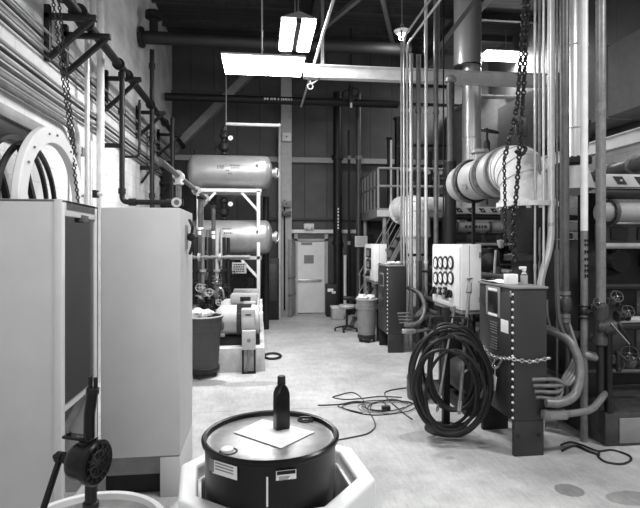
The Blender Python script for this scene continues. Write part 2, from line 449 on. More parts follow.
# clamp strips for the conduits
for y, w in ((3.4, 'near the picture edge'), (8.9, 'beyond the white wall pipe'), (10.9, 'far down the left wall')):
    tag(MB().box(XL, XL+.03, y-.02, y+.02, 3.42, 4.32, .003).build('strut_channel', 'mid_grey'), 'grey strut channel holding the wall conduits '+w, 'bracket', 'strut channels on the left wall')
# standing white pipes on the wall
def standing(u, Y, wpx, z0, z1, m, label, name='vertical_pipe', group=None, x=None, bands=()):
    p = A(u, 200, Y); r = wpx/2*p.length/F*.985
    p.z = 0
    mb = MB(); mb.cyl((p.x, Y, z0), (p.x, Y, z1), r, seg=16)
    o = mb.build(name, m)
    tag(o, label, 'pipe', group)
    return p.x, r, o
wx = XL+.12
def on_wall(u, X): 
    a = (u-CX)/F; return X*(cs-a*sn)/(sn+a*cs)
y = on_wall(100.5, wx); 
mb = MB(); mb.cyl((wx, y, 0), (wx, y, ZC), .052); tag(mb.build('vertical_pipe', 'white_pipe'), 'white painted pipe standing full height against the left wall', 'pipe')
y = on_wall(87, wx)
mb = MB(); mb.cyl((wx, y, 0), (wx, y, ZC), .03); tag(mb.build('vertical_pipe', 'conduit_light'), 'slimmer pale pipe standing left of the white wall pipe', 'pipe')
mb = MB(); mb.cyl((wx, y+.14, 0), (wx, y+.14, 3.3), .02); tag(mb.build('vertical_pipe', 'conduit_light'), 'thin pale conduit between the two full height wall pipes', 'pipe')
p = V(wx, on_wall(94, wx), A(94, 194, on_wall(94, wx)).z)
t = thing('junction_box', p, 'small dark box on the pale wall conduits above the tall cabinet', 'junction box')
MB().box(wx-.06, wx+.05, p.y-.06, p.y+.06, p.z-.05, p.z+.05, .01).build('housing', 'dark_iron', t)
MB().cyl((wx+.05, p.y, p.z), (wx+.12, p.y, p.z), .025).build('pull_ring', 'white_pipe', t)

# ---------------------------------------------------------------- brackets and the dark main they carry
BZ = 4.45; PX = -2.03
where = ['nearest the camera at the picture top', 'just right of the hanging chains', 'in front of the white wall pipe', 'where the thin dark pipes drop', 'at the far end of the left wall']
for y, w in zip((5.88, 6.39, 8.0, 10.0, 12.0), where):
    t = thing('wall_bracket', (XL, y, BZ), 'dark triangular steel bracket '+w, 'bracket', 'pipe brackets on the left wall')
    MB().box(XL, XL+.06, y-.035, y+.035, BZ-.5, BZ+.12, .004).build('wall_plate', 'dark_iron', t)
    MB().box(XL, XL+.55, y-.035, y+.035, BZ-.03, BZ+.03, .004).build('arm', 'dark_iron', t)
    MB().bar((XL+.05, y, BZ-.45), (XL+.5, y, BZ-.02), .06, .05).build('brace', 'dark_iron', t)
pz = BZ+.09
t = thing('overhead_main', (PX, 8, pz), 'long dark pipe running along the left wall on triangular brackets', 'pipe')
MB().cyl((PX, 3.0, pz), (PX, 13.9, pz), .058).build('pipe_run', 'dark_pipe', t)
for y in (7.6, 8.1, 9.75, 11.2):
    flange_ring(MB(), (PX, y, pz), (0, 1, 0), .085, .05).build('flange', 'dark_iron', t)
gate_valve((PX, 6.08, pz), (0, 1, 0), .125, (-.5, 0, .8), 'big dark gate valve on the overhead pipe between the nearest brackets')
# drop leg with elbow and white flange
yd = 7.79; zb = A(122, 202, yd).z; xe = A(182, 203, yd).x
t = thing('drop_pipe', (PX, yd, zb), 'dark pipe dropping from the overhead main and turning right above the cabinet', 'pipe')
MB().tube([(PX, yd, pz), (PX, yd, zb), (xe, yd, zb)], .04, 12, .09).build('pipe_run', 'dark_pipe', t)
for z in (pz-.1, 3.9, zb+.16): MB().cyl((PX, yd, z-.04), (PX, yd, z+.04), .055).build('coupling', 'dark_iron', t)
for x in (PX+.15, xe-.18): MB().cyl((x-.05, yd, zb), (x+.05, yd, zb), .056).build('coupling', 'dark_iron', t)
MB().cyl((xe-.06, yd, zb), (xe+.02, yd, zb), .055).build('end_cap', 'dark_iron', t)
for z, l in ((A(122, 146, yd).z, .55),):
    t2 = thing('support_arm', (XL, yd, z), 'short dark arm steadying the dropped pipe against the wall', 'bracket')
    MB().cyl((XL, yd-.02, z), (PX, yd-.02, z), .035).build('arm', 'dark_iron', t2)
    MB().cyl((XL, yd-.02, z), (XL+.03, yd-.02, z), .08).build('wall_plate', 'dark_iron', t2)
# further thin drops
def drop(u, v0, v1, wpx, X, m, label, foot=None, nm='drop_pipe'):
    y = on_wall(u, X); p = A(u, v0, y); q = A(u, v1, y); r = wpx/2*p.y/F
    pts = [p, q]
    if foot: pts.append(q+Vector(foot))
    t = thing(nm, p, label, 'pipe')
    MB().tube(pts, r, 12, .1).build('pipe_run', m, t)
    for k in (.1, .55, .9):
        c = p.lerp(q, k); MB().cyl(c-V(0, 0, .05), c+V(0, 0, .05), r*1.35).build('coupling', 'dark_iron', t)
    return p, q, r
drop(139.5, 100, 157, 2.5, PX, 'dark_pipe', 'thin dark pipe dropping and hooking back to the wall behind the elbow', (-.28, 0, 0))
drop(152, 50, 212, 4.6, PX, 'dark_pipe', 'tall dark pipe dropping behind the fourth bracket to the cabinet top')
drop(172.5, 118, 334, 4.2, -1.75, 'dark_pipe', 'dark vertical pipe beyond the bracketed pipes near the tanks')
for u, v in ((148, 168), (166, 183)):
    y = on_wall(u, -2.2); p = A(u, v, y)
    t = thing('support_arm', (XL, y, p.z), 'short dark arm on the white wall '+('behind the tall thin drop' if u < 150 else 'below the far bracket'), 'bracket', 'dark arms on the left wall')
    MB().box(XL, XL+.36, y-.04, y+.04, p.z-.04, p.z+.04, .006).build('arm', 'dark_iron', t)
    MB().bar((XL+.02, y, p.z-.3), (XL+.2, y, p.z-.04), .04, .04).build('brace', 'dark_iron', t)
# flanged light pipe running back from the cabinet corner
hx, hy = -1.05, 6.75; hz = A(182, 176, hy).z
t = thing('header_pipe', (hx, hy, hz), 'grey pipe running away above the cabinet with a pale flanged tee', 'pipe')
MB().cyl((hx, 5.6, hz), (hx, 12.0, hz), .033).build('pipe_run', 'pipe_mid', t)
zq = A(182, 203.5, hy).z
MB().tube([(hx, hy, hz), (hx, hy, zq), (hx, hy-.16, zq)], .036, 14, .06).build('standpipe', 'pipe_grey', t)
mb = MB(); mb.lathe([(.036, -.05), (.036, 0), (.062, 0), (.062, .025), (.036, .025), (.03, -.03), (.001, -.03)], (hx, hy-.16, zq), (0, -1, 0), 24, False); mb.build('open_flange', 'white_pipe', t)
mb = MB(); mb.cyl((hx, hy-.085, hz), (hx, hy+.085, hz), .046); mb.cyl((hx, hy, hz), (hx, hy, hz-.1), .046)
flange_ring(mb, (hx, hy-.085, hz), (0, 1, 0), .066, .022); flange_ring(mb, (hx, hy+.085, hz), (0, 1, 0), .066, .022); flange_ring(mb, (hx, hy, hz-.1), (0, 0, 1), .064, .022); mb.build('tee_fitting', 'white_pipe', t)
for y in (8.6, 10.0): flange_ring(MB(), (hx, y, hz), (0, 1, 0), .075, .04).build('flange', 'valve_cast', t)
# dark cross main high up
zc = A(200, 40, 10.2).z
t = thing('cross_main', (0, 10.2, zc), 'thick dark pipe crossing the hall high up, nearer of two', 'pipe')
x0 = A(142, 40, 10.2).x
MB().cyl((x0, 10.2, zc), (3.1, 10.2, zc), .125, seg=20).build('pipe_run', 'black', t)
flange_ring(MB(), (x0, 10.2, zc), (1, 0, 0), .2, .05).build('blind_flange', 'dark_iron', t)
mb = MB(); mb.lathe([(.08, .1), (.08, .35), (.16, .38), (.16, .5), (.05, .55)], (x0+.22, 10.2, zc), (0, 0, 1)); mb.build('capped_branch', 'dark_iron', t)
zc = A(250, 99.5, 12.6).z
t = thing('cross_main', (0, 12.6, zc), 'dark pipe crossing the hall just under the lamp, stencilled white', 'pipe')
MB().cyl((A(165, 99, 12.6).x, 12.6, zc), (3.5, 12.6, zc), .095, seg=20).build('pipe_run', 'black', t)
xa, xb = A(264, 100, 12.5).x, A(291, 100, 12.5).x
mb = MB(); x = xa
while x < xb:
    w = random.choice((.03, .045, .02)); mb.box(x, x+w, 12.497, 12.506, zc-.02, zc+.03); x += w+random.choice((.018, .018, .05))
mb.build('stencil_lettering', 'panel_white', t)

# ---------------------------------------------------------------- hand chains
for u0, u1, v1, Y, lab in ((53, 78.5, 203, 5.2, 'hand chain hanging down the left wall to the cabinet top'), (58.8, 75.5, 160, 5.28, 'hand chain hanging by the left wall, shorter strand on the right')):
    q = A(u1, v1, Y); p = A(u0, 0, Y); d = (p-q)
    tag(chain_mesh([q, q+d*.5, q+d*1.35], .05, .0062).build('hand_chain', 'black'), lab, 'chain', 'hand chains by the left wall')

# ---------------------------------------------------------------- white rimmed reel behind the near cabinet
def rim(c, R, w, d, m, t, name='rim', bolts=True):
    mb = MB(); c = Vector(c)
    mb.lathe([(R-w, -d/2), (R-.012, -d/2), (R, -d/2+.012), (R, d/2-.012), (R-.012, d/2), (R-w, d/2), (R-w, -d/2)], c, (1, 0, 0), 56, False)
    o = mb.build(name, m, t)
    if bolts:
        mb = MB()
        for i in range(24):
            if i % 3 == 2: continue
            a = 2*PI*i/24; q = c+V(0, math.cos(a), math.sin(a))*(R-w*.45)
            mb.cyl(q, q+V(d/2+.012, 0, 0), .012, seg=6)
        mb.build('rim_bolts', 'mid_grey', o)
    return o
rc = V(-1.95, 4.80, 2.26)
t = thing('cable_reel', rc, 'large reel with a broad white bolted rim standing behind the near cabinet', 'reel')
rim(rc+V(.1, 0, 0), .72, .135, .07, 'white_paint', t)
for k, R_ in ((-.2, .66), (-.1, .6)): rim(rc+V(k, .0, 0), R_, .05, .035, 'dark_iron', t, 'inner_rim', False)
MB().cyl(rc+V(-.28, 0, 0), rc+V(.12, 0, 0), .07, seg=28).build('hub', 'dark_iron', t)
for i in range(3):
    a = .0+i*2*PI/3; d = V(0, math.cos(a), math.sin(a))
    MB().bar(rc+d*.05+V(-.05, 0, 0), rc+d*.6+V(-.05, 0, 0), .04, .05).build('spoke', 'dark_iron', t)
for y in (-.35, .35): MB().bar(rc+V(-.1, y*.2, 0), V(rc.x-.1, rc.y+y*1.2, 0), .07, .07).build('stand_leg', 'frame_grey', t)
rc = V(-2.27, 4.22, 2.2)
t = thing('cable_reel', rc, 'second white rimmed reel cut off by the left picture edge', 'reel')
rim(rc, .72, .13, .06, 'white_paint', t)
rim(rc+V(.06, 0, 0), .56, .05, .05, 'dark_iron', t, 'inner_rim', False)
MB().cyl(rc+V(-.05, 0, 0), rc+V(.05, 0, 0), .1, seg=24).build('hub', 'dark_iron', t)
for i in range(4):
    a = i*PI/2; d = V(0, math.cos(a), math.sin(a)); MB().bar(rc+d*.08, rc+d*.6, .04, .05).build('spoke', 'dark_iron', t)

# ---------------------------------------------------------------- the two tall cabinets
def near_cabinet():
    x0, x1, y0, y1, h = -2.2, -1.206, 3.27, 3.96, 2.22
    t = thing('electrical_cabinet', (x0/2+x1/2, y0/2+y1/2, 0), 'tall pale steel cabinet at the left edge with an open framed side', 'cabinet')
    mb = MB()
    mb.box(x0, x1-.025, y0, y0+.02, .08, h, .004); mb.box(x0, x0+.02, y0, y1, .08, h); mb.box(x0, x1, y1-.02, y1, .08, h)
    mb.box(x0, x1, y0, y1, h-.02, h, .004); mb.box(x0, x1, y0, y1, .08, .1)
    mb.build('enclosure', 'cabinet', t)
    mb = MB()
    mb.box(x1-.05, x1, y0-.004, y0+.05, .08, h, .006); mb.box(x1-.03, x1, y1-.05, y1, .08, h, .004)
    mb.box(x1-.03, x1, y0+.05, y1-.05, h-.1, h, .004); mb.box(x1-.03, x1, y0+.05, y1-.05, .08, .26, .004)
    mb.build('door_frame', 'cabinet_edge', t)
    MB().box(x1-.004, x1+.003, y0+.07, y1-.08, h-.06, h-.015).build('top_slot', 'pipe_mid', t)
    MB().box(x1-.022, x1-.016, y0+.05, y1-.05, .93, h-.1).build('window_pane', 'glass', t)
    MB().box(x1-.02, x1+.012, y0+.33, y0+.45, h-.13, h-.08, .004).build('latch', 'pipe_mid', t)
    MB().box(x0+.02, x1-.04, y0+.03, y1-.03, .86, .9, .004).build('shelf', 'panel_white', t)
    MB().bar((x1-.12, y0+.05, .62), (x1-.1, y1-.05, .85), .07, .1, .006).build('shelf_brace', 'pipe_grey', t)
    mb = MB(); mb.box(-1.78, -1.34, 3.5, 3.9, .9, 1.68, .015); m = mb.build('drive_unit', 'machine_mid', t)
    mb = MB(); mb.spline([(-1.3, 3.5, 1.35), (-1.28, 3.55, 1.45), (-1.28, 3.62, 1.4), (-1.29, 3.6, 1.25), (-1.31, 3.5, 1.15)], .006); mb.build('wire', 'conduit', m)
    MB().box(-1.31, -1.3, 3.56, 3.8, .98, 1.0).build('label_strip', 'light_grey', m)
    mb = MB(); mb.box(-1.9, -1.26, 3.9, 3.935, .95, 2.1, .006); mb.build('back_panel', 'panel_white', t)
    for k in range(4): MB().cyl((-1.72+.1*k, 3.86, 1.68), (-1.72+.1*k, 3.86, 2.1), .02).build('riser_tube', 'conduit_light', t)
    mb = MB(); mb.box(x0+.03, x1-.03, y0+.03, y1-.03, 0, .08); mb.build('plinth', 'dark_pipe', t)
near_cabinet()
def far_cabinet():
    x0, x1, y0, y1, h = -1.195, -.607, 3.985, 4.69, 2.22
    t = thing('electrical_cabinet', (x0/2+x1/2, y0/2+y1/2, 0), 'tall plain white steel cabinet with a blank front beside the grey can', 'cabinet')
    mb = MB(); mb.box(x0, x1, y0, y1, .315, h, .008); mb.build('enclosure', 'cabinet', t)
    mb = MB(); mb.box(-.76, x1, y0+.002, y1, 0, .308, .006); mb.build('base_cover', 'cabinet', t)
    MB().box(x0, -.76, y0+.06, y0+.08, .16, .315).build('kick_panel', 'mid_grey', t)
    MB().box(x0+.01, -.78, y0+.1, y1-.02, 0, .16).build('plinth', 'dark_iron', t)
    yc = 4.28; z = A(186, 237, yc).z
    mb = MB(); mb.box(x1, x1+.012, yc-.05, yc+.05, z-.1, z+.1, .004); mb.build('latch_plate', 'frame_grey', t)
    mb = MB(); mb.spline([(x1+.03, yc, z+.14), (x1+.06, yc-.05, z+.08), (x1+.04, yc+.06, z+.02), (x1+.06, yc-.03, z-.05), (x1+.03, yc+.02, z-.14)], .014, 6); mb.sphere((x1+.04, yc, z), .035, 10); mb.build('latch', 'dark_iron', t)
far_cabinet()
# ================================================================ tanks and their rack
TY = 10.75
xl, xr = A(188, 172, TY).x, A(272.5, 172, TY).x
TR = 16.6*TY/F
def tank(v, lab, marks):
    c = A(230, v, TY); z = c.z
    t = thing('pressure_tank', ((xl+xr)/2, TY, z-TR), lab, 'tank', 'pressure tanks')
    h = .13; prof = [(.001, 0), (TR*.45, .012), (TR*.78, .05), (TR*.95, .1), (TR, .16)]
    L = xr-xl
    prof += [(TR, .3), (TR*1.004, .301), (TR*1.004, .306), (TR, .307), (TR, L-.4), (TR*1.004, L-.399), (TR*1.004, L-.392), (TR, L-.39)]
    prof += [(r, L-k) for r, k in ((TR, .16), (TR*.95, .1), (TR*.78, .05), (TR*.45, .012), (.001, 0))]
    MB().lathe(prof, (xl, TY, z), (1, 0, 0), 48, False).build('shell', 'tank', t)
    mb = MB(); mb.cyl((xr-.03, TY, z), (xr+.06, TY, z), .09); flange_ring(mb, (xr+.07, TY, z), (1, 0, 0), .12, .035); n = mb.build('end_nozzle', 'valve_cast', t)
    MB().torus((xr+.1, TY-.02, z), (.9, -.4, 0), .085, .014, 20, 8).build('handle', 'white_pipe', n)
    for x in (xl+.45, xr-.35): MB().bar((x, TY-.02, z-TR+.03), (x, TY+.02, z-TR+.03), .08, .1).build('saddle', 'frame_grey', t)
    mb = MB(); mb.cyl((xr-.32, TY-TR*.98, z+TR*.3), (xr-.32, TY-TR*.98-.02, z+TR*.3), .03); mb.build('plug', 'pipe_mid', t)
    # stencilled rows (not legible in the photo)
    mb = MB()
    for (u0, u1, dv) in marks:
        a, b = A(u0, v+dv, TY-TR), A(u1, v+dv, TY-TR); x = a.x
        zz = a.z; ang = math.asin(max(-1, min(1, (zz-z)/TR))); yy = TY-TR*math.cos(ang)
        while x < b.x:
            w = random.choice((.018, .026, .034)); mb.box(x, x+w, yy-.003, yy+.004, zz-.016, zz+.016); x += w+.012
    mb.build('stencil_lettering', 'pipe_mid', t)
    return z
z1 = tank(172.4, 'upper silver pressure tank on the white steel rack', [(217, 224, -6.5), (230, 239, -7), (217, 222, -4.5), (231, 238, -4.5), (226, 229, -2), (228, 231, 1)])
z2 = tank(237, 'lower silver pressure tank half hidden by pipes, under the other', [(216, 233, -4), (222, 231, -8)])
# rack
t = thing('tank_rack', ((xl+xr)/2, TY, 0), 'white angle steel rack carrying the two silver tanks', 'rack')
px0, px1 = xl+.25, A(258.5, 230, TY-.3).x
ftop = A(230, 190.5, TY-.3).z; fl = A(230, 258, TY-.3).z
for x in (px0, px1):
    for y in (TY-.3, TY+.3):
        MB().box(x-.035, x+.035, y-.035, y+.035, 0, ftop, .004).build('post', 'white_pipe', t)
for z, m in ((ftop, 'white_pipe'), (fl, 'light_grey')):
    for y in (TY-.3, TY+.3): MB().box(px0-.1, px1+.06, y-.035, y+.035, z-.035, z+.035, .004).build('beam', m, t)
    for x in (px0, px1): MB().box(x-.03, x+.03, TY-.3, TY+.3, z-.03, z+.03, .004).build('cross_beam', m, t)
    MB().bar((px1-.34, TY-.3, z-.04), (px1, TY-.3, z-.42), .05, .05).build('brace', 'white_pipe', t)
    MB().bar((px0+.34, TY-.3, z-.04), (px0, TY-.3, z-.42), .05, .05).build('brace', 'white_pipe', t)
# sign on rack
a, b = A(232, 273.5, TY-.37), A(246.5, 262.5, TY-.37)
t = thing('warning_sign', ((a.x+b.x)/2, TY-.37, a.z), 'small white sign with dark lettering hanging under the lower tank', 'sign')
MB().box(a.x, b.x, TY-.38, TY-.365, a.z, b.z, .003).build('board', 'light_grey', t)
mb = MB()
for k, zz in enumerate((.82, .6, .4, .2)):
    x = a.x+.03
    while x < b.x-.05:
        w = random.choice((.025, .035)); mb.box(x, x+w, TY-.384, TY-.38, a.z+(b.z-a.z)*zz-.013, a.z+(b.z-a.z)*zz+.013); x += w+.014
mb.build('lettering', 'dark_iron', t)
for x in (a.x+.03, b.x-.03): MB().cyl((x, TY-.37, b.z-.01), (x, TY-.3, fl-.04), .005, seg=6).build('hanger', 'steel', t)
# valve stacks with gauges on the tanks
for v, z, lab in ((157, z1, 'upper'), (221, z2, 'lower')):
    p = A(224, v, TY); p.z = z+TR-.02
    t = thing('valve_stack', p, 'dark valve stack with a white gauge on the %s tank' % lab, 'valve', 'valve stacks on the tanks')
    top = .62 if lab == 'upper' else .42
    MB().cyl(p, p+V(0, 0, top), .045).build('riser', 'dark_iron', t)
    mb = MB(); flange_ring(mb, p+V(0, 0, .05), (0, 0, 1), .09, .03)
    mb.lathe([(.05, .09), (.11, .15), (.11, .25), (.05, .3), (.05, .36), (.09, .4), (.09, .46), (.05, .5)], p, (0, 0, 1)); mb.cyl(p+V(-.15, 0, .2), p+V(.05, 0, .2), .03); flange_ring(mb, p+V(0, 0, top-.08), (0, 0, 1), .075, .03); mb.build('valve_body', 'dark_iron', t)
    mb = MB(); mb.torus(p+V(-.17, 0, .2), (1, 0, 0), .08, .01); mb.build('hand_wheel', 'dark_iron', t)
    g = A(230.5, v-19 if lab == 'upper' else v-17, TY-.1)
    mb = MB(); mb.cyl(g, g+V(0, .05, 0), .062, seg=24); gg = mb.build('gauge_case', 'dark_iron', t)
    MB().cyl(g-V(0, .004, 0), g+V(0, .01, 0), .05, seg=24).build('gauge_face', 'paper', gg)
    MB().bar(g-V(-.01, .006, .02), g-V(-.03, .006, -.02)+V(-.04, 0, .01), .006, .004).build('gauge_needle', 'black', gg)
    MB().tube([g+V(0, .05, 0), g+V(0, .1, 0), p+V(0, 0, .4 if lab == 'upper' else .36)], .012, 8, .03).build('gauge_pipe', 'dark_iron', t)
# thin pale vent pipe over the tanks and down the column
p = A(226, 124, TY); q = A(279, 124, TY)
tag(MB().cyl(A(226, 70, TY), A(226, 134, TY), .018).build('relief_pipe', 'pipe_mid'), 'thin grey pipe rising from the upper tank valve behind the broad lamp', 'pipe')
q = A(279.5, 124, 13.3); mb = MB(); mb.tube([p, V(A(279.5, 124, TY).x, TY, p.z), V(q.x, 13.3, q.z), V(q.x, 13.3, 0)], .034, 10, .06)
tag(mb.build('vent_pipe', 'white_pipe'), 'thin white pipe rising over the tanks and dropping beside the column', 'pipe')
# dark pipes behind the tanks
for u, Y, w, lab in ((202, 11.6, 5, 'dark pipe standing behind the left end of the tanks'), (266, 11.5, 6, 'dark pipe standing behind the right end of the tanks')):
    x, r, o = standing(u, Y, w, 0, 3.0, 'dark_pipe', lab)
# column boxes and conduit
cxm = A(286, 200, 13.5).x
for v0, v1, lab, m in ((133, 141, 'small pale box high on the back column', 'panel_white'), (201, 207, 'dark band box on the back column, upper of two', 'mid_grey'), (211, 216, 'dark band box on the back column, lower of two', 'pipe_mid')):
    a, b = A(282, v1, 13.5), A(291, v0, 13.5)
    t = thing('junction_box', (cxm, 13.52, a.z), lab, 'junction box'); MB().box(a.x, b.x, 13.46, 13.6, a.z, b.z, .01).build('housing', m, t)
    MB().cyl(((a.x+b.x)/2, 13.46, (a.z+b.z)/2), ((a.x+b.x)/2, 13.44, (a.z+b.z)/2), .02).build('knob', 'dark_iron', t)
mb = MB(); mb.tube([A(284.5, 200, 13.52), A(284.5, 310, 13.52)], .022, 8); tag(mb.build('conduit', 'dark_pipe'), 'dark conduit running down the face of the back column', 'conduit')
# wall pipes right of the door
for u, w, v0, lab, m in ((337.5, 9, 66, 'thick dark pipe standing right of the door, stencilled upward', 'dark_pipe'), (358.5, 5.5, 85, 'grey pipe standing on the back wall left of the platform', 'pipe_mid'), (349, 3, 96, 'slim dark pipe between the two back wall pipes', 'dark_pipe')):
    Y = 13.45; p = A(u, v0, Y); r = w/2*Y/F*.99
    t = thing('vertical_pipe', (p.x, Y, 0), lab, 'pipe'); MB().cyl((p.x, Y, 0), (p.x, Y, 6.0 if w > 4 else 5.0), r).build('pipe_run', m, t)
    for z in (1.95, 4.25): MB().cyl((p.x, Y, z-.05), (p.x, Y, z+.05), r*1.35).build('collar', 'mid_grey' if w < 9 else 'dark_iron', t)
    if w == 9:
        mb = MB(); z = A(0, 228, Y).z; ze = A(0, 205, Y).z
        while z < ze: mb.box(p.x-.018, p.x+.018, Y-r-.004, Y-r+.01, z, z+.05); z += random.choice((.08, .09, .13))
        mb.build('stencil_lettering', 'panel_white', t)
x, r, o = standing(345, 13.3, 3.2, 0, A(0, 256, 13.3).z, 'conduit_light', 'short pale pipe standing from the floor behind the stool')
a, b = A(355, 247, 13.3), A(367.5, 236, 13.3)
t = thing('notice_board', ((a.x+b.x)/2, 13.3, a.z), 'pale square notice on the dark back wall left of the recorder panel', 'sign')
MB().box(a.x, b.x, 13.3, 13.33, a.z, b.z, .004).build('board', 'panel_white', t)
mb = MB()
for k in range(4): mb.box(a.x+.04, b.x-.05-.03*(k % 2), 13.296, 13.3, b.z-.06-k*.055, b.z-.045-k*.055)
mb.build('lettering', 'mid_grey', t)
MB().bar(((a.x+b.x)/2, 13.33, a.z+.1), ((a.x+b.x)/2, 13.33, 0), .05, .03).build('post', 'dark_iron', t)
# heater cabinet by the door
a, b = A(326.5, 315, 13.2), A(338, 284, 13.2)
t = thing('heater_cabinet', ((a.x+b.x)/2, 13.35, 0), 'black waist-high cabinet with a white sticker right of the door', 'cabinet')
MB().box(a.x, b.x, 13.2, 13.5, 0, b.z, .02).build('enclosure', 'black', t)
MB().box(a.x+.03, a.x+.18, 13.195, 13.2, b.z-.2, b.z-.12).build('sticker', 'paper', t)
MB().box(a.x+.14, a.x+.24, 13.195, 13.2, b.z-.25, b.z-.19).build('sticker', 'panel_white', t)
# dark plant along the back wall left of the column
for u0, u1, v0, lab in ((262, 279, 258, 'dark equipment box behind the motors by the column'), (236, 256, 272, 'dark tall box behind the motors under the sign')):
    a, b = A(u0, v0, 12.8), A(u1, v0, 12.8)
    t = thing('dark_box', ((a.x+b.x)/2, 13.0, 0), lab, 'cabinet', None)
    MB().box(a.x, b.x, 12.8, 13.3, .05, a.z, .02).build('enclosure', 'machine', t)
    MB().box(a.x+.06, b.x-.06, 12.785, 12.8, .5, a.z-.15, .005).build('door_panel', 'machine_mid', t)
    MB().box(a.x, b.x, 12.85, 13.3, 0, .05).build('plinth', 'black', t)

t = thing('backdrop_casing', (-1.75, 13, 0), 'tall black casing added to darken the back left corner behind the tanks', 'casing')  # black block added to keep the corner behind the tanks dark
MB().box(-2.3, -1.15, 12.3, 13.75, .06, 3.9, .02).build('casing_panels', 'black', t)
MB().box(-2.2, -1.3, 12.28, 12.3, 1.2, 3.2, .01).build('access_door', 'machine', t)
MB().box(-2.3, -1.15, 12.35, 13.75, 0, .06).build('plinth', 'dark_iron', t)
t = thing('dark_box', (-.7, 12.4, 0), 'wide low black casing added as dark backdrop behind the motors', 'cabinet')  # added as a black backdrop for the valve cluster and motors
MB().box(-1.14, -.3, 12.0, 12.8, .05, 2.1, .02).build('enclosure', 'black', t)
MB().box(-1.05, -.4, 11.985, 12.0, .3, 1.9, .005).build('door_panel', 'machine', t)
MB().box(-1.14, -.3, 12.05, 12.8, 0, .05).build('plinth', 'black', t)

# ================================================================ motors on the plinth
zp = A(240, 345, 7.95).z
P0, P1 = A(205, 345, 7.9).x, .075
t = thing('machine_plinth', ((P0+P1)/2, 9, 0), 'low pale concrete plinth carrying the row of motors', 'plinth')
MB().box(P0, P1, 7.72, 10.33, 0, zp, .012).build('plinth_block', 'concrete', t)
def motor(y, lab):
    zc = zp+.13+.235; r = .235; xa, xb = -.66, -.02
    t = thing('electric_motor', ((xa+xb)/2, y, zp), lab, 'motor', 'motors on the concrete plinth')
    b = MB(); b.box(xa-.1, xb+.02, y-.22, y-.12, zp, zp+.13, .008); b.box(xa-.1, xb+.02, y+.12, y+.22, zp, zp+.13, .008); b.box(xa-.1, xb+.02, y-.22, y+.22, zp+.09, zp+.13, .008); b.build('bed_frame', 'dark_iron', t)
    MB().lathe([(.03, -.04), (r*.7, -.02), (r*.95, .04), (r, .1), (r, .3)], (xa, y, zc), (1, 0, 0), 32).build('end_bell', 'motor', t)
    mb = MB(); mb.cyl((xa+.28, y, zc), (xb-.1, y, zc), r*.93, seg=32)
    for i in range(26):
        a = 2*PI*i/26; d = V(0, math.cos(a), math.sin(a)); mb.bar(V(xa+.3, y, zc)+d*r*.95, V(xb-.11, y, zc)+d*r*.95, .012, .05)
    mb.build('finned_body', 'machine_mid', t)
    MB().lathe([(r, 0), (r*1.02, .03), (r*.95, .12), (r*.4, .15)], (xb-.12, y, zc), (1, 0, 0), 32).build('fan_cover', 'motor', t)
    c = MB().box(xb-.26, xb-.05, y-.40, y-.16, zc-.1, zc+.21, .012).build('conduit_box', 'light_grey', t)
    MB().box(xb-.2, xb-.11, y-.404, y-.40, zc+.12, zc+.14).build('name_plate', 'dark_iron', c)
    MB().box(xb-.245, xb-.065, y-.406, y-.40, zc-.085, zc+.09, .003).build('box_cover', 'motor', c)
    for x in (xa+.08, xb-.2): MB().box(x-.04, x+.04, y-.2, y+.2, zp+.13, zc-.18, .006).build('foot', 'motor', t)
    MB().box(xb-.03, xb+.07, y-.12, y+.1, zc-.1, zc+.12, .012).build('brake_box', 'panel_white', t)
    return t
m1 = motor(8.15, 'nearest pale electric motor on the plinth beside the grey can')
for dy, lab in ((.95, 'second pale electric motor, behind the nearest one on the plinth'), (1.78, 'farthest pale electric motor on the plinth, below the sign')):
    c = copy_tree(m1, None, (0, dy, 0)); c['label'] = lab; y = 8.15+dy; zt = zp+.59
    b = MB().box(-.5, -.04, y-.2, y+.15, zt-.06, zt+.1, .012); o = b.build('terminal_box', 'light_grey'); o.parent = c; o.location = o.location-c.location
    w = MB().box(-.34, -.16, y-.206, y-.2, zt-.02, zt+.06, .003).build('box_window', 'dark_iron'); w.parent = o; w.location = w.location-c.location-o.location
# small control pedestals in front of the motors
def pedestal(y, lab):
    a = A(242.5, 348, y); b = A(255.5, 331, y); zb = 0 if y < 7.75 else zp
    t = thing('starter_pedestal', ((a.x+b.x)/2, y, zb), lab, 'switch box', 'starter boxes by the motors')
    x0, x1 = -.265, -.06
    MB().box(x0, x1, y-.02, y+.1, zb+.36, zb+.64, .01).build('starter_box', 'motor', t)
    MB().cyl(((x0+x1)/2, y-.02, zb+.5), ((x0+x1)/2, y-.03, zb+.5), .03).build('push_button', 'mid_grey', t)
    mb = MB()
    for x in (x0+.015, x1-.015): mb.box(x-.014, x+.014, y+.01, y+.07, zb, zb+.36)
    mb.box(x0, x1, y, y+.08, zb, zb+.02); mb.build('stand_frame', 'dark_iron', t)
    MB().tube([(x0+.1, y+.03, zb+.37), (x0+.1, y+.03, zb+.2), (x0+.06, y+.03, zb+.02)], .02, 8, .05).build('conduit_tail', 'mid_grey', t)
pedestal(7.6, 'pale starter box on a floor stand before the plinth')
# dark loop of hose on the floor
p = G(272.5, 357)
t = MB().torus((p.x, p.y, .02), (0, 0, 1), .14, .02, 32, 8, 1.0); o = t.build('hose_ring', 'rubber'); o.scale = (1, 1.5, 1); tag(o, 'dark ring of hose lying on the floor beside the plinth', 'hose')

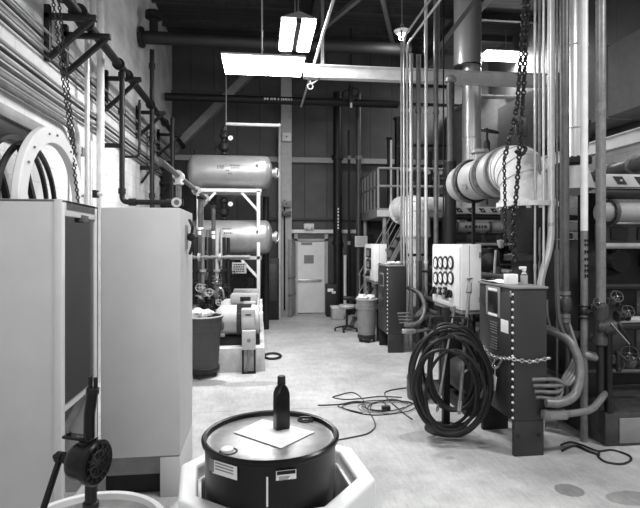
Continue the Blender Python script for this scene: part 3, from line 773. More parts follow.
# ================================================================ waste can with dolly
def waste_can(p, r, h, m, lab, n, full='paper'):
    p = Vector(p)
    t = thing('waste_can', p, lab, 'waste can')
    b = .12
    MB().lathe([(r*.8, b), (r*.82, b+.02), (r*.93, b+h*.72), (r*.97, b+h*.73), (r*.97, b+h*.82), (r, b+h*.83), (r, b+h-.03), (r*1.06, b+h-.03), (r*1.06, b+h), (r*.97, b+h), (r*.8, b+.05), (.01, b+.04)], p, (0, 0, 1), 40).build('bin_body', m, t)
    MB().torus(p+V(0, 0, b+h), (0, 0, 1), r*1.02, .014, 40, 8).build('rim', 'light_grey' if n else m, t)
    for k in (1, -1): MB().box(p.x+k*r*.98-.02, p.x+k*r*.98+.03, p.y-.07, p.y+.07, b+h*.72, b+h*.86, .012).build('grip', m, t)
    d = MB().lathe([(r*.85, .07), (r*.88, .09), (r*.88, .14), (r*.84, .15)], p, (0, 0, 1), 32).build('dolly', 'black', t)
    for i in range(5):
        a = 2*PI*i/5-PI/2; q = p+V(math.cos(a), math.sin(a), 0)*r*.72
        mb = MB(); mb.cyl(q+V(-.015, 0, .035), q+V(.015, 0, .035), .035); mb.bar(q+V(0, 0, .03), q+V(0, 0, .08), .045, .03); mb.build('caster', 'black', d)
    for i in range(n):
        a = random.uniform(0, 2*PI); q = p+V(math.cos(a)*r*.55*random.random(), math.sin(a)*r*.55*random.random(), b+h-.02+random.uniform(0, .06))
        bm = bmesh.new(); bmesh.ops.create_icosphere(bm, subdivisions=2, radius=random.uniform(.07, .12))
        for v in bm.verts: v.co = q+V(v.co.x*1.2, v.co.y, v.co.z*.7)*random.uniform(.7, 1.15)
        mb = MB(); mb.merge(bm)
        tag(mb.build('crumpled_rag', 'panel_white' if i % 2 == 0 else ('mid_grey' if i % 4 == 1 else 'dark_iron'), None, 20), '%s crumpled rag or paper heaped in the %s' % ('white' if i % 2 == 0 else 'dark', lab.split(' with')[0]), 'rag', 'rags in the '+lab.split(' with')[0])
q = G(199, 381); waste_can((q.x, q.y+.3, 0), .3, .76, 'can_grey', 'big grey waste can with wheels beside the white cabinet', 9)
q = G(369.5, 345); waste_can((q.x+.02, q.y+.36, 0), .205, .72, 'mid_grey', 'distant grey waste can with wheels beside the far control box', 5)

# ================================================================ valve manifold behind the can
HXs = [A(u, 250, 9.3).x for u in (196, 203, 210, 217, 224)]
t = thing('manifold_header', (HXs[2], 9.3, 0), 'horizontal grey header pipe above the valve cluster', 'pipe')
hz2 = A(0, 258, 9.3).z
MB().cyl((HXs[0]-.4, 9.3, hz2), (A(250, 250, 9.3).x, 9.3, hz2), .04).build('pipe_run', 'pipe_grey', t)
for x in (HXs[0]-.3, HXs[4]+.08): MB().cyl((x, 9.3, hz2), (x, 9.3, 0), .03).build('leg', 'dark_pipe', t)
for x in (HXs[1]-.07, HXs[3]+.05): flange_ring(MB(), (x, 9.3, hz2), (1, 0, 0), .08, .04).build('flange', 'valve_cast', t)
lv = ['leftmost', 'second', 'third', 'fourth', 'rightmost']
for j in range(10):
    i = j % 5; x = HXs[i]+(.05 if j > 4 else 0); row = 'rear' if j > 4 else 'front'
    y = 9.3 if j < 5 else 9.72; m = ('dark_pipe', 'pipe_grey', 'dark_pipe', 'light_grey', 'dark_pipe')[i]
    t = thing('riser_pipe', (x, y, 0), '%s %s riser pipe of the valve cluster behind the grey can' % (lv[i], row), 'pipe', 'risers of the valve cluster')
    MB().cyl((x, y, 0), (x, y, 2.05+.15*(i % 2)), .032).build('pipe_run', m, t)
    for z in (.55, 1.0, 1.45): flange_ring(MB(), (x, y, z), (0, 0, 1), .07, .035).build('flange', 'valve_cast' if i % 2 else 'dark_iron', t)
    gate_valve((x, y-.02, 1.22-.09*(i % 3)+(.2 if j > 4 else 0)), (0, 0, 1), .07, (.3*(i-2), -1, .2), '%s upper gate valve in the %s row behind the grey can' % (lv[i], row), 'valves behind the grey can', 'valve_cast' if i in (1, 3) else 'dark_iron', 'light_grey' if i in (1, 2) else 'dark_iron')
    gate_valve((x, y-.02, .78+.05*(i % 2)), (0, 0, 1), .06, (.4*(i-2), -1, .5), '%s lower gate valve in the %s row behind the grey can' % (lv[i], row), 'valves behind the grey can', 'valve_cast' if i in (0, 4) else 'dark_iron', 'light_grey' if i == 3 else 'dark_iron')
    if i < 4:
        o = MB().tube([(x, y-.05, 1.0), (x+.05, y-.16, 1.02+.05*i), (HXs[i+1]+x-HXs[i], y-.16, .95+.05*i), (HXs[i+1]+x-HXs[i], y-.05, .95)], .018, 8, .05).build('jumper_pipe', 'conduit' if i % 2 else 'mid_grey')
        tag(o, 'thin crossover pipe joining the %s and %s risers of the %s valve row' % (lv[i], lv[i+1], row), 'pipe', 'crossovers of the valve cluster')
# two standing pipes with white tape and dark vessels in front of the lower tank
for u, v0, w, lab in ((200.5, 196, 5, 'dark pipe with white tape bands standing before the lower tank, left one'), (213.5, 205, 4, 'dark pipe with white tape bands standing before the lower tank, right one')):
    Y = 9.6; p = A(u, v0, Y); r = w/2*Y/F
    t = thing('standpipe', (p.x, Y, 0), lab, 'pipe', 'taped standpipes before the tank'); MB().cyl((p.x, Y, 0), p, r).build('pipe_run', 'pipe_mid', t)
    z = A(0, 230 if u < 205 else 234, Y).z
    MB().cyl((p.x, Y, z-.08), (p.x, Y, z-.01), r*1.08).build('tape_band', 'paper', t); MB().cyl((p.x, Y, z+.01), (p.x, Y, z+.06), r*1.08).build('tape_band', 'paper', t)
    MB().cyl(p-V(0, 0, .06), p, r*1.4).build('end_cap', 'dark_iron', t)
a = A(198, 244, 9.95)
t = thing('separator_vessel', (a.x, 9.95, 1.5), 'dark round vessel left of the lower tank behind the taped pipes', 'tank')
MB().lathe([(.02, -.2), (.12, -.17), (.17, -.1), (.18, 0), (.18, .22), (.12, .28), (.03, .3)], (a.x, 9.95, a.z), (0, 0, 1), 28).build('shell', 'dark_iron', t)
for k in (-.1, .1): MB().cyl((a.x+k, 9.95, a.z-.12), (a.x+k, 9.95, 0), .025).build('leg', 'dark_pipe', t)
mb = MB(); mb.box(A(188, 232, 9.75).x, A(216, 232, 9.75).x, 9.72, 9.78, A(0, 237, 9.75).z, A(0, 228, 9.75).z, .004); t2 = tag(mb.build('cross_bar', 'mid_grey'), 'grey steel bar running behind the taped standpipes', 'beam')
o = MB().tube([A(196, 150, 11.9), A(196, 330, 11.9)], .04).build('vertical_pipe', 'black'); tag(o, 'black pipe rising behind the left end of the upper tank', 'pipe')

# ================================================================ stool, bucket
def stool():
    q = G(347, 331); p = V(q.x, q.y+.02, 0)
    t = thing('task_stool', p, 'small dark swivel stool with a pale seat beside the far waste can', 'stool')
    MB().lathe([(.01, .5), (.15, .5), (.18, .52), (.19, .55), (.17, .58), (.01, .59)], p, (0, 0, 1), 28).build('seat', 'light_grey', t)
    MB().cyl(p+V(0, 0, .1), p+V(0, 0, .5), .028).build('gas_column', 'black', t)
    for i in range(5):
        a = 2*PI*i/5+.5; d = V(math.cos(a), math.sin(a), 0)
        l = MB().bar(p+V(0, 0, .12), p+d*.26+V(0, 0, .065), .04, .03).build('leg', 'black', t)
        c = p+d*.26; MB().cyl(c+V(-.02, 0, .03), c+V(.02, 0, .03), .03).build('caster', 'black', l)
    b = MB(); b.tube([p+V(.05, .1, .52), p+V(.12, .2, .6), p+V(.14, .22, .68)], .015); b.build('back_stem', 'black', t)
    d = V(.12, .2, 0).normalized(); n = V(-d.y, d.x, 0)
    MB().spline([p+V(.14, .22, .7)+n*k+d*(-abs(k)*.3) for k in (-.17, -.09, 0, .09, .17)], .045).build('backrest', 'black', t)
stool()
a, b = A(332.5, 320, 12.3), A(344, 305, 12.3)
t = thing('white_box', ((a.x+b.x)/2, 12.4, 0), 'white lidded tub on the floor behind the stool', 'tub')
q = G(338, 320)
MB().box(q.x-.15, q.x+.16, q.y, q.y+.3, 0, .3, .03).build('tub', 'light_grey', t); MB().box(q.x-.165, q.x+.175, q.y-.015, q.y+.315, .28, .34, .02).build('lid', 'panel_white', t)

# ================================================================ platform with stair
px = 2.75; PY0, PY1 = 11.65, 13.7; PZ = A(385, 208, PY0).z
t = thing('platform', (3.8, 12.6, 0), 'raised steel platform with pale railings at the back right', 'platform')
MB().box(px, 5.2, PY0, PY1, PZ-.22, PZ, .008).build('deck', 'frame_grey', t)
MB().box(px-.01, px+.5, PY0-.015, PY0, PZ-.2, PZ-.05).build('toe_plate', 'panel_white', t)
for x, y in ((2.95, PY0+.1), (px+.1, PY1-.2), (5.0, PY0+.1)): MB().cyl((x, y, 0), (x, y, PZ-.2), .05).build('leg', 'light_grey', t)
H = A(385, 168, PY0).z
for x in (px+.03, px+.5, px+1.0, px+1.5): MB().cyl((x, PY0+.03, PZ), (x, PY0+.03, H), .028).build('railing_post', 'light_grey', t)
for i in range(1, 6): y = PY0+.03+i*.38; MB().cyl((px+.03, y, PZ-.2), (px+.03, y, H), .026).build('railing_post', 'mid_grey', t)
for z in (H, (H+PZ)/2+.05):
    MB().cyl((px+.03, PY0+.03, z), (px+1.9, PY0+.03, z), .028).build('rail', 'light_grey', t)
    MB().cyl((px+.03, PY0+.03, z), (px+.03, PY1, z), .026).build('rail', 'mid_grey', t)
t = thing('steel_stair', (2.4, 11.35, 0), 'steep open steel stair climbing to the platform', 'stair')
xt, xb = 3.62, 2.1
def sx(z): return xb+(xt-xb)*z/PZ
for y in (11.1, 11.6):
    MB().bar((xb, y, 0), (xt, y, PZ), .03, .1).build('stringer', 'frame_grey', t)
    for k, h in enumerate((.42, .85)):
        MB().cyl((sx(.35), y, .35+h), (sx(PZ-.25*k), y, PZ-.25*k+h*.95), .013).build('handrail', 'mid_grey', t)
    for z in (.4, 1.4, 2.3): MB().cyl((sx(z), y, z), (sx(z), y, z+.85), .011).build('baluster', 'mid_grey', t)
for i in range(1, 12): z = PZ*i/12; MB().box(sx(z)-.1, sx(z)+.1, 11.11, 11.59, z-.02, z, .004).build('tread', 'machine_mid', t)

a, b = A(341.5, 234, 13.5), A(374, 234, 13.5)
t = thing('dark_box', ((a.x+b.x)/2, 13.7, 0), 'black panelled cabinet added to darken the wall behind the pale notice', 'cabinet')  # added black box that darkens the lower back wall
MB().box(a.x, b.x, 13.52, 13.85, .05, a.z, .01).build('enclosure', 'black', t)
for k in (0, 1): MB().box(a.x+.04+k*(b.x-a.x)/2, a.x+(k+1)*(b.x-a.x)/2-.04, 13.505, 13.52, .15, a.z-.1, .004).build('door_panel', 'machine', t)
MB().box(a.x, b.x, 13.56, 13.85, 0, .05).build('plinth', 'black', t)
# ================================================================ right-hand stations
def control_box(dx, dy, lab, near):
    x0, x1, y0, y1, z0, z1 = 2.30+dx, 2.62+dx, 4.36+dy, 5.09+dy, .32, 1.53
    t = thing('control_box', ((x0+x1)/2, (y0+y1)/2, 0), lab, 'control box', 'floor standing control boxes')
    MB().box(x0, x1, y0, y1, z0, z1, .008).build('enclosure', 'box_grey', t)
    MB().box(x0-.016, x1+.01, y0-.012, y1+.01, z1, z1+.02, .006).build('top_cover', 'mid_grey', t)
    MB().box(x0-.012, x0, y0+.04, y1-.03, z0+.04, z1-.05, .004).build('door', 'box_grey', t)
    mb = MB()
    for i in range(17): z = z0+.03+i*(z1-z0-.08)/16; mb.sphere((x0-.004, y0+.015, z), .013, 8)
    mb.build('edge_bolts', 'panel_white', t)
    l = MB(); l.box(x0+.005, x1-.03, y0+.0, y0+.05, 0, z0, .005); l = l.build('leg', 'box_grey', t)
    for k in (.08, .92): MB().cyl((x0+.02+(x1-x0-.08)*k, y0, .19), (x0+.02+(x1-x0-.08)*k, y0-.008, .19), .018).build('anchor_bolt', 'black', l)
    MB().box(x0+.01, x1-.03, y1-.06, y1-.01, 0, z0, .005).build('leg', 'dark_iron', t)
    # fittings on the aisle face
    def plate(u0, u1, v0, v1, m, name, th=.006, o=0):
        def Y(u): a = (u-CX)/F; return (2.30-.012)*(cs-a*sn)/(sn+a*cs)
        ya, yb = Y(u0), Y(u1); za, zb_ = A(u1, v1, yb).z, A(u1, v0, yb).z
        return MB().box(x0-.012-th-o, x0-.012-o, ya+dy, yb+dy, za, zb_, .002).build(name, m, t)
    if near:
        plate(486.5, 500.5, 287.5, 318, 'mid_grey', 'window_frame', .008)
        plate(488.5, 498.5, 292.5, 314, 'black_gloss', 'window_pane', .003, .008)
        plate(489, 498, 289, 291.5, 'paper', 'name_strip', .003, .008); plate(489, 498, 314.5, 317, 'paper', 'name_strip', .003, .008)
        for v0, v1 in ((322, 335.5), (337, 351.5)):
            p = plate(489.5, 498.5, v0, v1, 'black', 'placard', .003)
            mb = MB(); n = 5
            for k in range(n):
                zz = [v.co.z for v in p.data.vertices]; za, zb_ = min(zz), max(zz); yy = [v.co.y for v in p.data.vertices]
                y = min(yy)+.02
                z = za+(zb_-za)*(k+.6)/(n+.2)
                while y < max(yy)-.03:
                    w = random.choice((.012, .02)); mb.box(x0-.0175, x0-.015, y+t.location.y, y+w+t.location.y, z-.005, z+.005); y += w+.008
            mb.build('placard_lettering', 'mid_grey', p)
        plate(501, 508.5, 321, 334, 'panel_white', 'inspection_tag', .003)
        plate(510.2, 511.8, 291, 297, 'steel', 'lock', .01)
    else:
        mb = MB()
        mb.box(x0-.022, x0-.012, y0+.25, y1-.2, 1.15, 1.4, .004); mb.build('window_frame', 'mid_grey', t)
        MB().box(x0-.025, x0-.022, y0+.28, y1-.23, 1.18, 1.37).build('window_pane', 'black_gloss', t)
        for z in (.78, .95): MB().box(x0-.017, x0-.012, y0+.28, y0+.42, z, z+.12).build('placard', 'black', t)
    # armoured tails leaving the low corner of the camera-facing side
    grp = 'cables at the %s control box' % ('near' if near else 'far')
    wn = 'near' if near else 'far'
    for k in range(4):
        z = .70-.055*k; p = V(x1-.09+.012*k, y0-.005, z)
        q = V(x1+.22, y0+.05+.03*k, .66+.01*k)
        b = MB().spline([p-V(.06, 0, 0), p, p+V(.16, -.02, .0), q+V(.02, -.02, -.02), q+V(.2, .1, .16), q+V(.22, .3, .5)], .017, 8, 8)
        o = b.build('cable_tail', 'pipe_grey'); tag(o, '%s of four grey cables leaving the low side of the %s control box' % (['topmost', 'second', 'third', 'lowest'][k], wn), 'cable', grp)
    o = MB().spline([(x1-.04, y0-.05, .5), (x1+.1, y0-.06, .5), (x1+.28, y0, .56), (x1+.38, y0+.08, .78), (x1+.34, y0+.18, 1.0), (x1+.2, y0+.35, 1.1), (x1+.02, y0+.5, 1.12)], .042, 12, 10).build('flexible_conduit', 'pipe_grey')
    tag(o, 'thick grey flexible conduit looping beside the %s control box' % wn, 'conduit', grp)
    t2 = thing('cable_coupling', (x1, y0-.06, .4), 'pale cable coupling with a stiff pipe at the foot of the %s control box' % wn, 'coupling', grp)
    mb = MB(); mb.box(x1-.08, x1+.16, y0-.1, y0-.01, .345, .435, .025); mb.build('coupling_body', 'light_grey' if not near else 'pipe_grey', t2)
    MB().box(x1-.03, x1+.13, y0-.106, y0-.1, .365, .415, .003).build('cover_plate', 'mid_grey', t2)
    MB().tube([(x1+.15, y0-.05, .39), (x1+.42, y0-.03, .4), (x1+.7, y0+.16, .5)], .032, 10, .12).build('pipe_tail', 'pipe_grey', t2)
    return x0, x1, y0, y1, z1+.02
nb = control_box(0, 0, 'dark grey control box with a chain round it, nearest on the right', True)
fb = control_box(-.045, 4.38, 'dark grey control box farther down the aisle by the waste can', False)
# things on the tops
zt = nb[4]
def sheet(x0, x1, y0, y1, z, m, label, name='paper_sheet', curl=.02, cat='paper'):
    bm = bmesh.new(); n = 8
    vs = [[bm.verts.new((x0+(x1-x0)*i/n, y0+(y1-y0)*j/n, z+.004+curl*(abs(i-n/2)/n*2)**3*random.uniform(.6, 1))) for j in range(n+1)] for i in range(n+1)]
    for i in range(n):
        for j in range(n): bm.faces.new((vs[i][j], vs[i+1][j], vs[i+1][j+1], vs[i][j+1]))
    r = bmesh.ops.extrude_face_region(bm, geom=bm.faces[:])
    for g in r['geom']:
        if isinstance(g, bmesh.types.BMVert): g.co.z += .003
    mb = MB(); mb.merge(bm); return tag(mb.build(name, m), label, cat)
sheet(2.29, 2.5, 4.72, 5.08, zt, 'paper', 'white papers on top of the near control box')
sheet(2.27, 2.45, 9.1, 9.4, fb[4], 'paper', 'white papers on top of the far control box')
t = tag(MB().box(2.36, 2.47, 4.6, 4.68, zt, zt+.1, .006).build('carton', 'paper'), 'small white carton standing on the near control box', 'carton')
p = V(2.53, 4.6, zt); t = thing('spray_bottle', p, 'pale plastic bottle beside the white carton on the control box', 'bottle')
MB().lathe([(.03, 0), (.033, .01), (.033, .085), (.026, .105), (.012, .12), (.012, .13)], p, (0, 0, 1), 20).build('bottle_body', 'light_grey', t)
MB().cyl(p+V(0, 0, .09), p+V(0, 0, .1), .031).build('dark_band', 'dark_iron', t)
mb = MB(); mb.cyl(p+V(0, 0, .128), p+V(0, 0, .15), .018); mb.box(p.x-.05, p.x+.02, p.y-.014, p.y+.014, zt+.145, zt+.175, .008); mb.build('trigger_cap', 'panel_white', t)
for i in range(3): tag(MB().sphere((2.35+.08*i, 9.0+.05*(i % 2), fb[4]+.035), .045, 10, (1.2, 1, .75)).build('crumpled_rag', 'panel_white'), 'pale crumpled rag on the far control box, %s' % ['leftmost', 'middle', 'rightmost'][i], 'rag', 'rags on the far control box')
# chain and tag around the near box
x0, x1, y0, y1, _ = nb
zc = A(530, 358, y0).z
pts = [(x0-.025, y1-.05, zc+.02), (x0-.03, y1-.3, zc-.06), (x0-.03, y0+.25, zc-.05), (x0-.025, y0-.01, zc+.0), (x0+.02, y0-.022, zc-.01), ((x0+x1)/2, y0-.022, zc-.03), (x1+.02, y0-.02, zc)]
t = thing('lock_chain', pts[3], 'bright chain wrapped round the near control box with a hanging tag', 'chain')
chain_mesh(pts, .05, .0068).build('chain_links', 'chain_bright', t)
mb = chain_mesh([(x0-.03, y0+.28, zc-.04), (x0-.045, y0+.3, zc-.1), (x0-.03, y0+.38, zc-.16)], .032, .005); chain_mesh([(x0-.03, y0+.16, zc-.04), (x0-.05, y0+.22, zc-.13), (x0-.04, y0+.3, zc-.17)], .032, .005, mb); mb.build('loose_links', 'chain_bright', t)
mb = MB(); mb.box(x0-.055, x0-.035, y0+.27, y0+.33, zc-.22, zc-.16, .006); mb.torus((x0-.045, y0+.3, zc-.15), (1, 0, 0), .024, .005); mb.build('padlock', 'steel', t)
Mx = Matrix.Translation((x0-.05, y0+.31, zc-.29)) @ Matrix.Rotation(.25, 4, 'X')
MB().box(-.003, .003, -.06, .06, -.075, .075, .002, Mx).build('hang_tag', 'panel_white', t)

# ---------------------------------------------------------------- instrument panels on the aisle side
def inst_panel(x0, x1, y0, y1, z0, z1, lab):
    t = thing('instrument_panel', ((x0+x1)/2, (y0+y1)/2, 0), lab, 'instrument panel')
    MB().box(x0, x1, y0, y1, z0, z1, .01).build('enclosure', 'panel_white', t)
    MB().box(x0-.012, x0, y0+.03, y1-.03, z0+.03, z1-.03, .004).build('face_panel', 'panel_white', t)
    MB().box(x0+.09, x0+.095, y0-.004, y0+.02, z0+.01, z1-.01).build('door_seam', 'mid_grey', t)
    for z in (z0+.12, z1-.12): MB().box(x1-.03, x1-.01, y0-.015, y0, z-.03, z+.03, .003).build('hinge', 'mid_grey', t)
    MB().box(x0+.06, x0+.12, y0-.03, y0, (z0+z1)/2-.02, (z0+z1)/2, .005).build('handle', 'steel', t)
    for y in (y0+.1, y1-.1):
        MB().box(x0+.06, x0+.12, y-.03, y+.03, 0, z0, .004).build('support_leg', 'dark_iron', t)
    MB().box(x0+.02, x1-.01, y0+.02, y1-.02, z0-.05, z0, .006).build('gutter', 'mid_grey', t)
    return t
X = 2.27; 
t = inst_panel(X, X+.235, 5.49, 6.46, 1.185, 1.935, 'white instrument panel with two rows of round dark gauges')
def ypanel(u): a = (u-CX)/F; return X*(cs-a*sn)/(sn+a*cs)
for r_, v in ((0, 262.7), (1, 278)):
    for u in (437.2, 442, 447, 452.2):
        y = ypanel(u); z = A(u, v, y).z; c = V(X-.012, y, z)
        mb = MB(); mb.lathe([(.05, 0), (.082, 0), (.085, .008), (.08, .016), (.062, .018), (.058, .012), (.05, .006)], c, (-1, 0, 0), 28, False); g = mb.build('gauge', 'black', t)
        MB().cyl(c-V(.004, 0, 0), c-V(.013, 0, 0), .058, seg=24).build('gauge_face', 'paper', g)
        MB().bar(c-V(.014, .03, .02), c-V(.014, -.03, -.025), .006, .003).build('gauge_needle', 'black', g)
for u, v, k in ((437.2, 290.5, 0), (442, 291, 1), (447, 291, 1), (452.2, 294, 2)):
    y = ypanel(u); z = A(u, v, y).z; c = V(X-.012, y, z)
    if k == 1: MB().box(c.x-.03, c.x, c.y-.045, c.y+.045, c.z-.05, c.z+.05, .01).build('selector_plate', 'black', t); MB().cyl(c-V(.03, 0, 0), c-V(.05, 0, 0), .025).build('selector_knob', 'light_grey', t)
    else:
        mb = MB(); mb.cyl(c, c-V(.04, 0, 0), .045); mb.bar(c-V(.045, -.06, .05), c-V(.045, .05, -.05), .03, .02); mb.build('switch_handle', 'black', t)
y0_, y1_ = ypanel(449.5), ypanel(443.5); MB().box(X-.016, X-.012, y0_, y1_, A(446, 301, y0_).z, A(446, 296, y0_).z).build('name_plate', 'mid_grey', t)
X2 = 2.25
t = inst_panel(X2, X2+.24, 9.75, 10.7, 1.19, 1.93, 'white recorder panel with dark square meters, farther down the aisle')
for z in (1.75, 1.52): 
    y = 10.15
    m = MB().box(X2-.05, X2-.012, y-.14, y+.2, z-.095, z+.095, .01).build('recorder', 'black', t)
    MB().box(X2-.053, X2-.05, y-.1, y+.16, z-.06, z+.06).build('recorder_window', 'mid_grey', m)
mb = MB(); mb.cyl((X2-.012, 10.2, 1.33), (X2-.06, 10.2, 1.33), .06); mb.bar((X2-.06, 10.28, 1.28), (X2-.06, 10.1, 1.36), .05, .03); mb.build('switch_handle', 'black', t)

# ---------------------------------------------------------------- hanging hoses in front of the near station
hc = V(1.93, 5.03, 0); he = V(.955, -.297, 0); hn = V(-.297, -.955, 0)
def coil(turns, rx, rz, zc, dx, dep, r, m, lab, seed):
    rnd = random.Random(seed); pts = []; n = 40
    P = [(rx*rnd.uniform(.74, 1.12), rz*rnd.uniform(.86, 1.08), dx+rnd.uniform(-.07, .07), rnd.uniform(0, .05)) for _ in range(turns+1)]
    for i in range(turns*n+1):
        k = i//n; f = (i % n)/n; a = P[k]; b = P[min(k+1, turns)]; w = [a[j]*(1-f)+b[j]*f for j in range(4)]
        th = 2*PI*f+PI/2
        zz = zc+w[1]*math.sin(th)
        pts.append(hc+he*(w[2]+w[0]*math.cos(th))+hn*(dep+.045*i/n)+V(0, 0, max(zz, r+.004+.0*w[3])))
    tag(MB().tube(pts, r, 10).build('hose_coil', m), lab, 'hose', 'hoses hanging by the near control box')
coil(6, .375, .53, .57, .0, .06, .0165, 'rubber', 'large loose coil of black hose hanging to the floor by the near control box', 3)
coil(6, .26, .42, .68, .05, .02, .016, 'rubber', 'smaller tight coil of black hose inside the large loops', 5)
coil(3, .31, .40, .54, -.01, .36, .015, 'dark_pipe', 'outermost slack turns of dark hose lying over the other coils', 9)
t = thing('hose_stand', hc, 'dark post stand with arms holding the coiled hoses', 'stand')
MB().box(hc.x-.035, hc.x+.035, hc.y+.02, hc.y+.09, 0, 1.28, .006).build('post', 'dark_iron', t)
for k in (-.16, .16):
    a = hc+he*k+V(0, .05, 1.16); MB().tube([a-hn*.02, a+hn*.36, a+hn*.4+V(0, 0, .07)], .018, 8, .03).build('hook_arm', 'dark_iron', t)
MB().bar(hc+he*-.2+V(0, .05, 1.16), hc+he*.2+V(0, .05, 1.16), .05, .05).build('cross_arm', 'dark_iron', t)
MB().lathe([(.22, 0), (.22, .012), (.05, .03), (.03, .03)], hc+V(0, .055, 0), (0, 0, 1), 28).build('base_plate', 'dark_iron', t)
# leaning rods and lances
for (u0, v0, Y0, u1, v1, Y1, w, m, lab) in ((469, 291, 5.06, 459, 414, 4.56, 3.4, 'pipe_grey', 'grey lance leaning upright before the hose coils'),
        ((453, 315, 5.05, 437, 412, 4.95, 2.2, 'conduit', 'pale slim rod standing among the hose coils'))):
    a, b = A(u0, v0, Y0), A(u1, v1, Y1); b.z = max(b.z, .03); t = thing('spray_lance', b, lab, 'lance'); r = w/2*Y0/F
    MB().cyl(b, a, r).build('lance_tube', m, t); d = (a-b).normalized(); MB().cyl(a-d*.02, a+d*.09, r*1.7, r*1.3).build('tip', 'pipe_grey', t)
    MB().cyl(b+d*.02, b+d*.12, r*1.4).build('end_fitting', 'steel', t)
# barrel behind coil
p = G(413, 401); c = V(p.x+.1, p.y+.1, .0)
t = thing('small_keg', c, 'small grey keg standing on the floor left of the hose coils', 'keg')
MB().lathe([(.01, 0), (.13, 0), (.14, .02), (.145, .1), (.15, .11), (.15, .13), (.145, .14), (.145, .24), (.15, .25), (.14, .29), (.12, .3), (.01, .295)], c, (0, 0, 1), 32).build('shell', 'pipe_mid', t)
MB().box(c.x-.05, c.x+.05, c.y-.152, c.y-.14, .14, .22, .003).build('label_plate', 'mid_grey', t)
mb = MB(); mb.tube([c+V(-.06, 0, .29), c+V(-.06, 0, .35), c+V(.06, 0, .35), c+V(.06, 0, .29)], .01, 8, .03); mb.build('handle', 'dark_iron', t)

# ---------------------------------------------------------------- tangle of cord on the floor
def floor_cord(pix, r, m, lab, grp=None, hop=0):
    P = []
    for i, (u, v) in enumerate(pix):
        g = G(u, v); g.z = r+.001+hop*(.5+.5*math.sin(i*2.1)); P.append(g)
    return tag(MB().spline(P, r, 6, 8).build('extension_cord', m), lab, 'cord', grp)
floor_cord([(336, 441), (352, 438), (368, 434), (375, 427), (373, 419), (366, 408), (362, 399), (352, 393), (338, 396), (333, 398), (345, 400), (362, 399), (380, 397), (402, 398)], .007, 'cable', 'dark cord trailing from the drum toward the hose coils')
floor_cord([(318, 406), (340, 405), (356, 402), (372, 404), (392, 400), (408, 404)], .008, 'cable', 'dark cord crossing the floor from behind the oil drum')
rr = random.Random(11)
for k, (m, lab, n) in enumerate((('cable', 'dark tangled cord heaped on the floor left of the hoses', 14), ('cable_light', 'pale tangled cord heaped on the floor left of the hoses', 9), ('dark_pipe', 'looser outer loops of the cord tangle on the floor', 11))):
    pix = [(378+(14+9*k)*math.cos(i*1.25+k)*rr.uniform(.5, 1.3), 408+(5+1.6*k)*math.sin(i*1.25+k)*rr.uniform(.5, 1.3)) for i in range(n)]
    floor_cord(pix, .0055, m, lab, 'cords on the floor', .012)
floor_cord([(412, 420), (400, 411), (385, 396), (390, 391), (410, 388)], .008, 'cable', 'dark cord end looping up to the grey keg')
g = G(386, 410); tag(MB().box(g.x-.05, g.x+.05, g.y-.03, g.y+.03, 0, .05, .012).build('plug_block', 'black'), 'black plug block in the tangle of cord', 'plug')
floor_cord([(561, 446), (570, 443), (582, 446), (598, 452), (612, 451), (628, 456), (631, 461), (622, 465), (606, 463), (598, 457), (600, 452)], .009, 'rubber', 'black cord with a long loop on the floor before the right plinth')
floor_cord([(562, 452), (575, 447), (590, 453), (600, 456)], .011, 'rubber', 'short black cord end beside the long floor loop')

